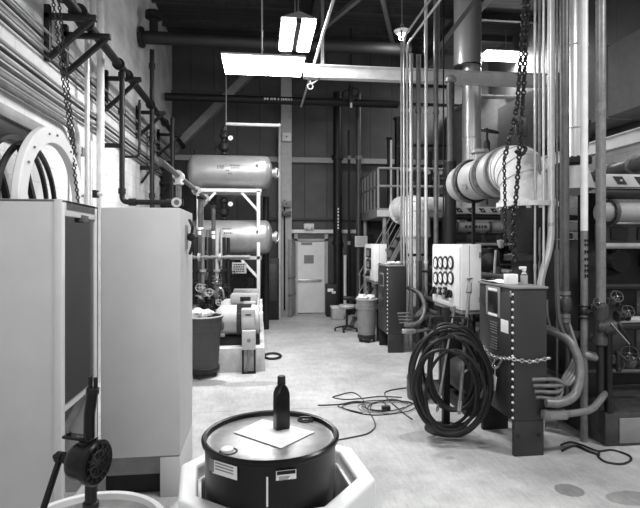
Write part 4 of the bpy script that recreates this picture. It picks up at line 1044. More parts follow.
# ================================================================ exhaust lines, stacks and machines
EX = 2.92
def exhaust(dx, dy, near):
    EZ = 2.80 if near else 2.66; re = .275 if near else .27
    w = 'near' if near else 'far'
    x, y = EX+dx, 5.25+dy
    t = thing('exhaust_elbow', (x, y, 2.0), '%s white wrapped exhaust elbow turning down %s' % (w, 'beside the hoist chains' if near else 'before the stair'), 'duct', 'white exhaust elbows')
    MB().tube([(x, y+(.36 if near else .75), EZ)]+[(x, y+.32-.32*math.sin(a*PI/24), EZ-.32+.32*math.cos(a*PI/24)) for a in range(13)]+[(x, y, 2.36 if near else 2.1)], re, 32).build('elbow', 'wrap', t)
    mb = MB()
    for a in (.35, .75, 1.15): mb.torus((x, y+.32-.32*math.sin(a), EZ-.32+.32*math.cos(a)), (0, math.cos(a), math.sin(a)), re+.001, .008, 40, 6)
    for k in (-.05, .0): mb.torus((x, y+.36+k, EZ), (0, 1, 0), re+.003, .006, 36, 6)
    mb.build('wrap_bands', 'light_grey', t)
    flange_ring(MB(), (x, y, 2.37 if near else 2.1), (0, 0, 1), .32 if near else .28, .05, 14).build('flange', 'wrap', t)
    if near:
        MB().lathe([(.28, 0), (.27, -.15), (.17, -.42), (.16, -.5), (.24, -.52), (.24, -.58), (.16, -.58), (.16, -.95)], (x, y, 2.34), (0, 0, 1), 28).build('reducer', 'machine', t)
        MB().cyl((x, y, 1.45), (x, y, 0), .12).build('down_pipe', 'dark_pipe', t)
    else:
        MB().lathe([(.25, 0), (.2, -.2), (.17, -.4), (.16, -1.0), (.15, -1.4)], (x, y, 2.1), (0, 0, 1), 28).build('reducer', 'wrap', t)
        MB().cyl((x, y, .8), (x, y, 0), .15).build('down_pipe', 'pipe_grey', t)
    t = thing('exhaust_valve', (x, y+1.4, EZ), '%s large flanged valve body on the exhaust line%s' % (w, ' with stamped plate' if near else ' with bolted end ring'), 'valve', 'flanged bodies on the exhaust lines')
    L = 1.75 if near else 1.0
    mb = MB(); mb.lathe([(.25, .33), (.26, .36), (.26, .5), (.285, .55), (.285, .68), (.24, .72), (.24, .9), (.265, .95), (.265, L-.12), (.26, L), (.01, L+.02)] if near else [(.26, .75), (.26, L-.02), (.01, L)], (x, y, EZ), (0, 1, 0), 36); mb.build('valve_body', 'light_grey' if near else 'wrap', t)
    for k in ((.42, .8, L-.33) if near else (L-.05,)): flange_ring(MB(), (x, y+k, EZ), (0, 1, 0), .305 if near else .31, .045, 16, .03).build('flange', 'mid_grey' if near else 'wrap', t)
    if near:
        MB().torus((x, y+.9, EZ), (0, 1, 0), .262, .02, 36, 8).build('seal_ring', 'dark_iron', t)
        MB().torus((x, y+1.34, EZ), (0, 1, 0), .272, .018, 36, 8).build('seal_ring', 'dark_iron', t)
        c = V(x-.242, y+1.12, EZ-.11)
        MB().bar(c+V(-.005, -.07, 0), c+V(-.005, .07, 0), .02, .07).build('stamped_plate', 'mid_grey', t)
        mb = MB(); mb.cyl((x, y+1.2, EZ+.2), (x, y+1.2, EZ+.36), .08); flange_ring(mb, (x, y+1.2, EZ+.37), (0, 0, 1), .12, .04); mb.build('top_nozzle', 'valve_cast', t)
    mb = MB(); 
    yy = y+L-.35
    mb.box(x-.02, x+.02, yy-.02, yy+.02, 0, EZ-.25); tag(mb.build('pipe_support', 'dark_iron'), 'dark post carrying the %s exhaust line' % w, 'post', 'posts under the exhaust lines')
exhaust(0, 0, True); exhaust(.17, 4.5, False)
# pale cross pipe from the far elbow
z = A(440, 204.5, 9.7).z
t = thing('cross_duct', (3.6, 9.75, z), 'pale wrapped duct running right from the far exhaust elbow', 'duct')
MB().cyl((3.1, 9.75, z), (3.8, 9.75, z), .15, seg=24).build('duct_run', 'wrap', t)
flange_ring(MB(), (3.72, 9.75, z), (1, 0, 0), .2, .05).build('flange', 'valve_cast', t)
MB().tube([(3.8, 9.75, z), (3.9, 9.75, z), (3.95, 9.75, z-.1), (3.95, 9.75, z-.35)], .13, 20, .08).build('duct_end', 'wrap', t)
MB().bar((3.5, 9.75, z-.15), (3.5, 9.75, 0), .07, .07).build('support', 'dark_iron', t)
# stacks
def stack(u, Y, w, m, lab, z0, sleeve=None):
    p = A(u, 100, Y); r = w/2*Y/F*.98; t = thing('exhaust_stack', (p.x, Y, z0), lab, 'stack')
    MB().cyl((p.x, Y, z0), (p.x, Y, ZC), r, seg=36).build('stack_pipe', m, t)
    for z in (3.2, 4.1, 5.4): MB().torus((p.x, Y, z), (0, 0, 1), r+.002, .008, 36, 6).build('seam_band', m, t)
    if sleeve:
        rs, us, vz = sleeve; q = A(us, vz, Y)
        MB().lathe([(rs-.012, 0), (rs, 0), (rs, ZC-q.z)], (q.x, Y, q.z), (0, 0, 1), 40, False).build('sleeve', m, t)
        MB().lathe([(rs+.005, 0), (rs+.005, .03), (rs-.03, .03)], (q.x, Y, q.z), (0, 0, 1), 40, False).build('sleeve_collar', 'dark_iron', t)
    return p, r, t
p, r, t = stack(471.5, 9.95, 19.5, 'stack', 'bright metal exhaust stack with a wider sleeve above the crane beam', 2.6, (.275, 467.5, 68))
MB().cyl((p.x, 9.95, 2.01), (p.x, 9.95, 2.6), .1).build('stack_support', 'dark_iron', t)
p, r, t = stack(577.5, 5.15, 21, 'stack', 'bright metal exhaust stack behind the right hand standing pipes', A(0, 152, 5.15).z)
flange_ring(MB(), (p.x, 5.15, A(0, 149, 5.15).z), (0, 0, 1), r*1.35, .06, 12).build('flange', 'dark_iron', t)
mb = MB(); zf = A(0, 152, 5.15).z
mb.lathe([(r*1.05, 0), (r*1.2, -.08), (r*1.6, -.22), (r*1.65, -.25), (r*1.2, -.27), (.06, -.32)], (p.x, 5.15, zf-.03), (0, 0, 1), 32); mb.build('flared_base', 'light_grey', t)
MB().cyl((p.x, 5.15, zf-.3), (p.x, 5.15, 2.49), .07).build('stack_support', 'dark_iron', t)

# ---------------------------------------------------------------- machines (steel skids with cylinders across)
def machine(dy, near, lab):
    X0, X1, y0 = (3.35, 6.3, 4.75+dy) if near else (3.55, 6.3, 4.75+dy)
    t = thing('compressor', (4.8, y0+.7, 0), lab, 'machine', 'big dark machines on the right')
    if near:
        MB().box(3.28, X1, 4.47+dy, y0+1.6, 0, .32, .02).build('base', 'machine_mid', t)
        MB().box(3.42, X1, 4.455+dy, 4.47+dy, .03, .27, .008).build('base_cover', 'mid_grey', t)
    else: MB().box(X0, X1, y0-.2, y0+1.6, 0, .32, .02).build('base', 'machine_mid', t)
    MB().box(X0+.35, X1, y0+.6, y0+1.5, .32, 2.0, .03).build('frame_block', 'machine', t)
    for k in range(5):
        x = X0+.62+k*.52
        MB().lathe([(.16, 0), (.17, .06), (.12, .08), (.12, .2)], (x, y0+.6, 1.75), (0, -1, 0), 24).build('cylinder_head', 'dark_iron', t)
        MB().box(x-.2, x+.2, y0+.57, y0+.62, .55, 1.25, .03).build('inspection_door', 'machine_mid', t)
    # perforated channel
    mb = MB(); z = 2.585
    mb.box(X0+.1, X1, y0-.02, y0+.06, z-.065, z+.065, .004); o = mb.build('slotted_channel', 'light_grey', t)
    mb = MB(); x = X0+.2
    while x < X1-.2:
        mb.prism([(x, y0-.026, z+.04), (x+.1, y0-.026, z+.04), (x+.16, y0-.026, z-.04), (x+.06, y0-.026, z-.04)], (0, .01, 0)); x += .235
    mb.build('slots', 'black', o)
    mb = MB(); x = X0+.26
    while x < X1-.2: mb.cyl((x+.015, y0-.024, z), (x+.035, y0-.036, z-.005), .012, seg=6); x += .235
    mb.build('slot_bolts', 'light_grey', o)
    for z, r, m, n in ((2.455, .055, 'dark_pipe', 'manifold_pipe'), (2.265, .10, 'frame_grey', 'manifold_pipe'), (1.92, .03, 'frame_grey', 'rail_pipe'), (1.5, .035, 'dark_pipe', 'rail_pipe')):
        MB().cyl((X0+.1, y0+.04, z), (X1, y0+.04, z), r, seg=24).build(n, m, t)
    for x in (X0+.22, X0+.9, X0+2.0): flange_ring(MB(), (x, y0+.04, 2.265), (1, 0, 0), .135, .04).build('flange', 'machine_mid', t)
    mb = MB(); mb.box(X0+.15, X1, y0+.15, y0+.2, 1.95, 2.15, .006); o = mb.build('window_panel', 'machine_mid', t)
    mb = MB(); x = X0+.3
    while x < X1-.3: MB().box(x, x+.2, y0+.13, y0+.155, 1.98, 2.12, .01).build('window_pane', 'black', o); x += .3
    for x in (X0+.15, X0+1.6, X1-.1): MB().ibeam((x, y0+.3, .32), (x, y0+.3, 2.48), .14, .14).build('column', 'dark_iron', t)
    # lower cover with an oval hand hole
    mb = MB(); mb.box(X0+.55, X1, y0+.08, y0+.12, 1.2, 1.47, .02); o = mb.build('lower_cover', 'machine_mid', t)
    mb = MB()
    for x in (X0+.78, X0+1.25, X0+1.8): mb.lathe([(.001, 0), (.08, 0), (.085, .012), (.001, .014)], (x, y0+.085, 1.34), (0, -1, 0), 24)
    o2 = mb.build('hand_hole_rivets', 'black', o)
    MB().cyl((X0+.6, y0+.0, 1.1), (X1, y0+.0, 1.1), .045, seg=20).build('water_pipe', 'pipe_grey', t)
    if not near:
        MB().box(X0+.55, X0+.95, y0-.03, y0+.0, 2.33, 2.4).build('name_plate', 'mid_grey', t)
        mb = MB(); x = X0+.38
        while x < X0+.8: w = random.choice((.03, .05)); mb.box(x, x+w, y0-.066, y0-.05, 2.24, 2.29); x += w+.025
        mb.build('stencil_lettering', 'black', t)
    return X0, y0
machine(0, True, 'large dark machine filling the right edge behind the standing pipes')
machine(4.65, False, 'large dark machine in the middle distance behind the gauge panel')
# clutter between the stations
def boxy(u0, v0, u1, v1, Y, d, m, name, lab, cat, z0=None, bev=.02):
    a, b = A(u0, v1, Y), A(u1, v0, Y); zb = a.z if z0 is None else z0
    t = thing(name, ((a.x+b.x)/2, Y+d/2, zb), lab, cat); MB().box(a.x, b.x, Y, Y+d, zb, b.z, bev).build('housing', m, t); return t, a, b
t, a, b = boxy(517, 247, 531, 268, 5.75, .1, 'light_grey', 'pump_cover', 'pale cover plate hanging behind the top of the near control box', 'cover')
MB().cyl(((a.x+b.x)/2, 5.8, a.z), ((a.x+b.x)/2, 5.8, 0), .03).build('pedestal', 'dark_iron', t); MB().cyl((a.x+.05, 5.75, a.z+.08), (a.x+.05, 5.72, a.z+.08), .03).build('stud', 'mid_grey', t)
t, a, b = boxy(483, 250, 500, 330, 7.2, .5, 'machine_mid', 'floor_pump', 'dark pump casing seen between the gauge panel and the control box', 'pump', 0)
c = A(488, 264, 7.2); MB().lathe([(.001, 0), (.16, 0), (.17, -.05), (.05, -.09), (.001, -.1)], c, (0, 1, 0), 24).build('end_cover', 'machine', t)
c = A(488, 252, 7.2); MB().box(c.x-.12, c.x+.14, 7.15, 7.2, c.z-.06, c.z+.06, .01).build('dark_window', 'black', t)
c = A(501, 243, 7.0); MB().lathe([(.001, 0), (.03, .01), (.05, .06), (.06, .12), (.001, .13)], c-V(0, 0, .08), (0, 0, 1), 14).build('lamp_guard', 'light_grey', t)
o = MB().tube([A(496, 250, 6.9), A(495, 262, 6.9), A(493, 300, 6.9), V(A(493, 300, 6.9).x, 6.9, 0)], .018, 8, .05).build('drain_tube', 'conduit'); tag(o, 'thin bright tube bending down behind the control box papers', 'pipe')
# dark service pipes low along the stations
for k, (x, z, rr_, m) in enumerate(((3.0, .5, .05, 'dark_pipe'), (3.08, .72, .035, 'pipe_mid'), (3.03, .95, .045, 'machine_mid'), (3.14, 1.18, .03, 'dark_pipe'), (3.23, .3, .07, 'machine'), (3.18, 1.5, .035, 'machine_mid'))):
    t = thing('service_pipe', (x, 8, 0), '%s of six dark service pipes running along behind the control boxes' % ['lowest but one', 'third lowest', 'fourth lowest', 'second highest', 'lowest', 'highest'][k], 'pipe', 'service pipes behind the control boxes')
    MB().cyl((x, 5.55, z), (x, 9.15, z), rr_).build('pipe_run', m, t)
    for y in (5.7, 6.6+.1*k, 7.5, 8.5-.1*k): flange_ring(MB(), (x, y, z), (0, 1, 0), rr_*1.8, .04).build('flange', 'machine_mid', t)
for k, y in enumerate((5.6, 6.7, 7.7, 9.0)):
    t = thing('pipe_stanchion', (3.1, y, 0), 'dark stanchion carrying the service pipes, %s from the camera' % ORD[k], 'post', 'stanchions of the service pipes')
    for x in (2.93, 3.31): MB().box(x-.025, x+.025, y-.03, y+.03, 0, 1.62, .004).build('post', 'machine', t)
    for z in (.42, .88, 1.43): MB().box(2.93, 3.31, y-.025, y+.025, z-.02, z+.02, .003).build('cross_bar', 'machine', t)
t = thing('floor_pump', (2.42, 5.95, 0), 'black pump skid under the white gauge panel behind the hoses', 'pump')
MB().box(2.3, 2.62, 5.45, 6.55, .0, .12, .01).build('skid', 'dark_iron', t)
MB().lathe([(.05, 0), (.17, .03), (.2, .1), (.2, .5), (.17, .56), (.05, .6)], (2.46, 5.5, .36), (0, 1, 0), 24).build('pump_casing', 'machine', t)
MB().box(2.36, 2.58, 6.15, 6.5, .12, .75, .02).build('motor_housing', 'machine', t)
MB().tube([(2.46, 5.7, .5), (2.46, 5.7, 1.02), (2.46, 6.5, 1.02)], .045, 12, .1).build('discharge_pipe', 'machine_mid', t)
t = thing('floor_pump', (3.3, 7.0, 0), 'black machine block in the shade between the two stations', 'pump')
MB().box(3.38, 3.8, 6.5, 8.4, 0, 1.55, .03).build('machine_block', 'machine', t)
for y in (6.85, 7.45, 8.05): MB().box(3.35, 3.38, y-.2, y+.2, .5, 1.3, .02).build('inspection_door', 'machine_mid', t)
# ================================================================ standing conduits left of the stack
X8 = 9.12
def stand2(u, Y, w, m, lab, v1=None, z0=0, name='standing_conduit', grp='standing conduits left of the stack', z1=ZC, bands=(1.6, 3.3, 4.4), run=None):
    p = A(u, 200, Y); r = w/2*Y/F*.99; t = thing(name, (p.x, Y, z0), lab, 'conduit', grp)
    pts = [V(p.x, Y, z0), V(p.x, Y, z1)]
    if run: pts.append(V(p.x, run, z1))
    MB().tube(pts, r, 12, .12).build('conduit_run', m, t)
    for z in bands: MB().cyl((p.x, Y, z-.03), (p.x, Y, z+.03), r*1.3).build('coupling', m, t)
    return p.x, r
zr = A(404, 38, X8).z
L8 = [(401.5, 2.2, 'mid_grey', 5.9, None), (404, 2.2, 'conduit', zr, 3.0), (407, 2.2, 'conduit_light', zr-.12, 3.0), (411, 4.2, 'conduit', zr-.3, None), (418.5, 5, 'pipe_grey', zr-.3, None), (426, 3.6, 'conduit_light', ZC, None), (436, 5, 'pipe_grey', ZC, None), (443.5, 1.6, 'dark_pipe', ZC, None)]
nm = ['thin grey conduit standing leftmost of the bundle, under the bulb', 'thin bright conduit, second of the bundle, turning overhead toward the camera', 'thin pale conduit, third of the bundle, turning overhead toward the camera',
      'bright conduit, fourth of the bundle, in front of the white elbow', 'thicker grey pipe, fifth of the bundle, right of the white elbow', 'pale slim conduit, sixth of the bundle, standing to the roof',
      'grey pipe, seventh of the bundle, standing left of the stack', 'thin dark conduit, last of the bundle, nearest the stack']
for i, ((u, w, m, z1, run), n) in enumerate(zip(L8, nm)):
    stand2(u, X8-.0-.04*(i % 2), w, m, n, z1=z1, run=run)
for v, lab in ((85, 'upper'), (145, 'middle'), (255, 'lower')):
    a, b = A(400, v, X8+.06), A(446, v, X8+.06)
    tag(MB().box(a.x-.05, b.x+.05, X8+.05, X8+.09, a.z-.025, a.z+.025, .003).build('strut_channel', 'dark_iron'), '%s dark strut channel clamping the standing conduit bundle' % lab, 'bracket', 'channels behind the conduit bundle')
# thick dark pipe with valve behind the bundle
t = thing('fuel_riser', A(450, 200, 8.5), 'dark riser pipe with a pale cap left of the bright stack', 'pipe'); p = A(450.5, 83, 8.5); p0 = V(p.x, 8.5, 0)
MB().cyl(p0, p, .065).build('pipe_run', 'pipe_mid', t); MB().lathe([(.07, 0), (.1, .02), (.1, .08), (.06, .12), (.02, .14)], p, (0, 0, 1), 20).build('cap', 'valve_cast', t)
zz = A(0, 153, 8.5).z; MB().cyl((p.x, 8.5, 1.9), (p.x, 8.5, zz), .1).build('lower_casing', 'dark_pipe', t)
# handwheel valve by the stack
p = A(487, 134, 8.2)
t = thing('vent_valve', (p.x, 8.2, 3), 'thin dark pipe with an oval hand wheel right of the stack', 'valve')
MB().cyl((p.x, 8.2, p.z+.1), (p.x, 8.2, 2.6), .02).build('stem', 'dark_iron', t)
MB().torus((p.x+.06, 8.2, p.z+.05), (.1, -.4, 1), .14, .018, 28, 8).build('hand_wheel', 'dark_iron', t)
MB().bar((p.x-.09, 8.2, p.z+.05), (p.x+.2, 8.2, p.z+.05), .02, .02).build('wheel_spoke', 'dark_iron', t)
mb = MB(); mb.lathe([(.03, 0), (.05, .05), (.05, .2), (.03, .25)], (p.x, 8.2, p.z-.35), (0, 0, 1)); mb.build('yoke', 'dark_iron', t)
a = A(484, 150, 8.3); b = A(515, 150, 8.3)
MB().box(a.x, b.x, 8.25, 8.35, A(0, 151, 8.3).z-.03, A(0, 151, 8.3).z+.03, .005).build('valve_bracket', 'light_grey', t)

# ================================================================ crane beam
zt_, zb_ = A(320, 65.5, 9.5).z, A(320, 78.5, 9.5).z
xa, xb = A(304, 70, 9.5).x, A(546, 70, 9.5).x
t = thing('crane_beam', ((xa+xb)/2, 9.5, zb_), 'long pale crane beam spanning the hall under the lamps', 'beam')
MB().ibeam((xa, 9.5, (zt_+zb_)/2), (xb, 9.5, (zt_+zb_)/2), .16, zt_-zb_, .018).build('girder', 'beam_white', t)
MB().box(xa-.01, xa+.03, 9.42, 9.58, zb_-.0, zt_, .004).build('end_stop', 'light_grey', t)
for x in (xa+.35, 3.45): MB().bar((x, 9.5, zt_), (x, 9.5, ZC-.5), .06, .04).build('hanger_rod', 'mid_grey', t)
mb = MB(); q = V(xa+.12, 9.5, zb_-.16); mb.torus(q, (0, 1, 0), .05, .014); mb.bar(q+V(0, 0, .05), q+V(0, 0, .16), .03, .02); mb.build('eye', 'mid_grey', t)
MB().bar(V(xa+.3, 9.5, zb_), q+V(.02, 0, .05), .03, .03).build('eye_brace', 'mid_grey', t)

# ================================================================ right hand row of pipes before the near machine
R5 = [(535, 2.4, 'conduit', 4.98, 'thin bright conduit, leftmost of the near right pipe row'), (539.5, 2.6, 'pipe_grey', 5.02, 'thin grey conduit, second of the near right pipe row'),
      (543.6, 2.4, 'conduit_light', 4.96, 'thin pale conduit, third of the near right pipe row'), (551.2, 7.4, 'conduit_light', 4.98, None), (557, 2.2, 'pipe_grey', 4.98, 'thin grey conduit hugging the left of the thick dark pipe'),
      (564.5, 9.2, 'pipe_mid', 4.72, None), (584.2, 7.4, 'white_pipe', 4.62, None), (600.8, 10, 'pipe_grey', 4.55, None)]
for u, w, m, Y, n in R5:
    if n: stand2(u, Y, w, m, n, grp='near right pipe row', bands=(A(0, 178, Y).z, 1.7), z0=.0)
# pale conduit that bends left at its foot
Y = 4.98; p = A(551.2, 200, Y); r = 3.7*Y/F
t = thing('bent_conduit', (p.x, Y, 1.2), 'pale stout conduit in the near right row bending left at its foot', 'conduit')
MB().tube([V(p.x, Y, ZC), V(p.x, Y, A(0, 246, Y).z), V(A(540, 285, Y).x, Y, A(0, 284, Y).z), V(A(539, 300, Y).x, Y, 1.15)], r, 14, .2).build('conduit_run', 'conduit_light', t)
MB().cyl((p.x, Y, A(0, 224, Y).z), (p.x, Y, A(0, 220, Y).z), r*1.12).build('coupling', 'conduit', t)
MB().cyl((A(539, 300, Y).x, Y, 1.15), (A(539, 300, Y).x, Y, 0), r*.9).build('lower_run', 'pipe_mid', t)
# thick dark pipe with fittings low down
Y = 4.72; p = A(564.5, 200, Y); r = 4.7*Y/F
t = thing('standing_pipe', (p.x, Y, 1), 'thick dark pipe in the near right row ending in banded fittings', 'pipe')
zl = A(0, 347, Y).z
MB().tube([V(p.x, Y, ZC), V(p.x, Y, zl), V(p.x+.28, Y, zl-.03)], r, 18, .12).build('pipe_run', 'pipe_mid', t)
for v in (300, 309, 326, 331): MB().cyl((p.x, Y, A(0, v+2, Y).z), (p.x, Y, A(0, v-2, Y).z), r*1.25, seg=20).build('band', 'pipe_grey', t)
MB().lathe([(r*1.1, 0), (r*1.5, .03), (r*1.5, .13), (r*1.1, .16)], (p.x, Y, A(0, 322, Y).z), (0, 0, 1), 20).build('union', 'machine_mid', t)
# white pipe, grey and stencilled below
Y = 4.62; p = A(584.2, 200, Y); r = 3.8*Y/F; zs = A(0, 229, Y).z
t = thing('standing_pipe', (p.x, Y, 0), 'white pipe in the near right row, grey and stencilled below', 'pipe')
MB().cyl((p.x, Y, zs), (p.x, Y, ZC), r).build('white_run', 'white_pipe', t)
MB().cyl((p.x, Y, 0), (p.x, Y, zs), r).build('grey_run', 'pipe_grey', t)
mb = MB()
z = A(0, 283, Y).z
while z < zs-.11:
    h = random.choice((.03, .04)); d = V(-.35, -1, 0).normalized()
    for k in (-1, 1): mb.box(p.x-.006+k*.012, p.x+.004+k*.012, Y-r-.002, Y-r+.006, z, z+h)
    mb.box(p.x-.018, p.x+.018, Y-r-.002, Y-r+.006, z+h*.4, z+h*.7); z += h+random.choice((.012, .012, .035))
mb.build('stencil_lettering', 'dark_iron', t)
gate_valve((p.x, Y, A(0, 322, Y).z), (0, 0, 1), .06, (.9, -.5, .1), 'dark gate valve low on the stencilled white and grey pipe')
MB().tube([V(p.x, Y, A(0, 371, Y).z), V(A(597, 374, Y).x, Y-.06, A(0, 374, Y).z), V(A(610, 376, Y).x, Y-.06, A(0, 376, Y).z)], .045, 12, .06).build('branch_pipe', 'pipe_grey', t)
c = V(A(612, 382, Y).x, Y-.06, A(0, 378, Y).z)
mb = MB(); mb.lathe([(.001, -.02), (.05, -.02), (.1, 0), (.1, .03), (.05, .05), (.06, .18), (.001, .2)], c, (.85, -.4, 0), 24); mb.build('branch_valve', 'machine_mid', t)
# grey pipe to the floor fittings
Y = 4.55; p = A(600.8, 200, Y); r = 5*Y/F
t = thing('standing_pipe', (p.x, Y, 1), 'stout grey pipe, rightmost of the near right row', 'pipe')
zl = A(0, 312, Y).z
MB().cyl((p.x, Y, zl), (p.x, Y, ZC), r, seg=18).build('pipe_run', 'pipe_grey', t)
mb = MB(); mb.lathe([(r, 0), (r*1.5, -.02), (r*1.6, -.1), (r*1.2, -.16), (r*1.25, -.3), (r*1.6, -.33), (r*1.6, -.4), (r*.9, -.42)], (p.x, Y, zl), (0, 0, 1), 24); mb.build('lower_fitting', 'machine_mid', t)
mb = MB(); mb.cyl((p.x, Y, zl-.4), (p.x, Y, .33), r*.9); mb.build('foot', 'machine', t)
# lever valves right
Y = 4.5
c = A(609, 327, Y)
t = thing('lever_valve', c, 'dark valve with a long bright lever at the right picture edge', 'valve')
mb = MB(); mb.lathe([(.03, -.12), (.05, -.1), (.05, -.06), (.07, -.04), (.07, .04), (.05, .06), (.05, .1), (.03, .12)], c, (1, 0, 0), 20); mb.build('valve_body', 'machine_mid', t)
MB().bar(c+V(-.03, -.06, .05), A(629, 344, Y-.1), .035, .012, .003).build('lever', 'steel', t)
MB().bar(c+V(.05, -.06, .04), A(636, 350, Y-.1), .03, .02, .003).build('lever', 'dark_iron', t)
mb = MB(); mb.cyl(c+V(.1, 0, 0), c+V(.5, .05, 0), .035); mb.build('pipe_tail', 'dark_pipe', t)
MB().cyl(c, V(c.x, c.y, .32), .03).build('riser', 'dark_pipe', t)
for u, v, s_, lab in ((611, 302, .06, 'small dark valve with a wheel behind the grey pipe'), (594, 308, .055, 'small dark valve between the white and grey pipes'), (622, 316, .06, 'small dark valve on the pale cross pipe at the right edge')):
    gate_valve(A(u, v, 4.62), (1, 0, .0), s_, (-.2, -.9, .5), lab, 'small valves at the right edge', 'machine_mid', 'machine')
Y = 4.42; c = A(630, 362, Y)
gate_valve(c, (1, -.3, 0), .075, (-.5, -.6, .6), 'large dark valve low at the right edge above the plinth', None, 'machine_mid', 'dark_iron')
o = MB().cyl(A(618, 320, 4.7), A(660, 320, 4.7), .04).build('water_pipe', 'conduit'); tag(o, 'pale horizontal pipe at the right edge behind the lever valve', 'pipe')
o = MB().cyl(A(577, 371, 4.75), A(650, 371, 4.75), .022).build('water_pipe', 'pipe_mid'); tag(o, 'thin grey horizontal pipe above the right plinth', 'pipe')
o = MB().cyl(A(548, 352, 4.85), A(552, 352, 4.85), .03).build('pipe_nipple', 'pipe_mid'); bpy.data.objects.remove(o)
# grey hose in front of the thick pipe
o = MB().spline([A(557, 250, 4.62), A(557, 290, 4.62), A(559, 320, 4.6), A(566, 340, 4.58), A(568, 358, 4.58), A(567, 372, 4.6), A(566, 400, 4.6)], .022, 10).build('signal_cable', 'pipe_mid'); tag(o, 'grey cable snaking down beside the near control box', 'cable')
# thin cables in front of / behind
for u0, u1, v0, v1, Y, m, lab in ((547, 553, 300, 335, 4.9, 'mid_grey', 'short grey cable curling behind the near control box corner'), (590, 586, 120, 210, 4.66, 'rubber', 'thin black cable strung between the white and grey pipes')):
    o = MB().spline([A(u0, v0, Y), A((u0+u1)/2-2, (v0+v1)/2, Y), A(u1, v1, Y)], .012).build('signal_cable', m); tag(o, lab, 'cable')
# cables dropping behind the near box top
for k, (u0, u1) in enumerate(((536, 534), (540, 538), (545, 542))):
    o = MB().spline([A(u0+1, 232, 5.3), A(u0+2, 255, 5.3), A(u1, 274, 5.3), A(u1-4, 284, 5.3), A(u1-4, 320, 5.3)], .016).build('signal_cable', 'mid_grey'); tag(o, '%s of three grey cables dropping behind the control box top' % ['left', 'middle', 'right'][k], 'cable', 'cables behind the control box')

# ================================================================ hoist chains by the near elbow
for u0, u1, v0, v1, Y, ln, lab in ((529.5, 523, -40, 100, 4.90, .055, 'heavy hoist chain, right of the doubled strands passing the lamp'), (526.5, 517, -40, 110, 4.86, .055, 'heavy hoist chain, left of the doubled strands passing the lamp'), (523, 511.5, 100, 250, 4.83, .055, 'heavy hoist chain falling across the white elbow to the reducer'), (517, 504, 105, 160, 4.88, .055, 'heavy hoist chain slanting to the upper left of the elbow'), (504, 505, 158, 246, 4.84, .04, 'light chain hanging down left of the white elbow'), (513, 514.5, 205, 262, 4.80, .06, 'doubled chain tail hanging before the dark reducer')):
    a, b = A(u0, v0, Y), A(u1, v1, Y)
    tag(chain_mesh([a, (a+b)/2+V(0, -.01, 0), b], ln*1.25, ln*.2).build('hoist_chain', 'chain'), lab, 'chain', 'hoist chains at the white elbow')
p = A(521, 138, 4.86)
t = thing('hoist_hook', p, 'dark hoist hook hanging from the heavy chains at the elbow', 'hook')
MB().box(p.x-.05, p.x+.05, p.y-.05, p.y+.05, p.z, p.z+.2, .02).build('hook_block', 'dark_iron', t)
MB().spline([p+V(0, 0, .02), p+V(0, 0, -.06), p+V(.05, 0, -.11), p+V(.0, 0, -.17), p+V(-.06, 0, -.13)], .02, 8).build('hook', 'dark_iron', t)

# ================================================================ upper right: rail, pipe, duct
zA = A(640, 128, 6.15)
t = thing('crane_rail', (zA.x, 8, zA.z), 'white rail beam running back along the upper right', 'beam')
MB().ibeam((zA.x, 4.6, zA.z-.1), (zA.x, 13.6, zA.z-.1), .14, .19, .015).build('girder', 'white_paint', t)
for y in (8.0, 11.3): MB().bar((zA.x, y, zA.z-.2), (zA.x, y, 0), .14, .14).build('post', 'girt_dark', t)
pA, pB = A(640, 164, 5.6), A(604, 173.5, 6.8)
d = (pA-pB).normalized()
t = thing('sloping_pipe', pB, 'grey pipe running back under the white rail at the right edge', 'pipe'); MB().cyl(pB-d*2.5, pA+d*1.2, .09, seg=20).build('pipe_run', 'pipe_mid', t)
for k in (.3, .9): flange_ring(MB(), pB.lerp(pA, k), d, .12, .03).build('flange', 'mid_grey', t)
x = 5.9
t = thing('air_duct', (x, 9, 4.2), 'large dark grey air duct high along the right wall', 'duct')
MB().box(x, XR-.02, 4.4, 12.0, 4.1, 5.3, .01).build('duct_run', 'mid_grey', t)
for y in (5.2, 6.6, 8.0, 9.4, 10.8): MB().box(x-.025, XR-.01, y-.025, y+.025, 4.07, 5.33).build('joint_flange', 'mid_grey', t)
# grey equipment housing in the back right
boxa = A(487, 152, 12.2); boxb = A(531, 100, 12.2)
t = thing('control_room', ((boxa.x+boxb.x)/2, 12.8, 0), 'grey panelled enclosure standing in the back right corner', 'enclosure')
MB().box(boxa.x-.3, XR-.05, 12.2, 13.8, 0, boxb.z, .01).build('panels', 'frame_grey', t)
MB().box(boxa.x-.32, XR-.05, 12.18, 12.2, boxa.z-.05, boxa.z+.03).build('panel_rail', 'light_grey', t)
MB().box(boxa.x-.34, XR-.05, 12.15, 13.82, boxb.z, boxb.z+.08, .01).build('roof_edge', 'mid_grey', t)
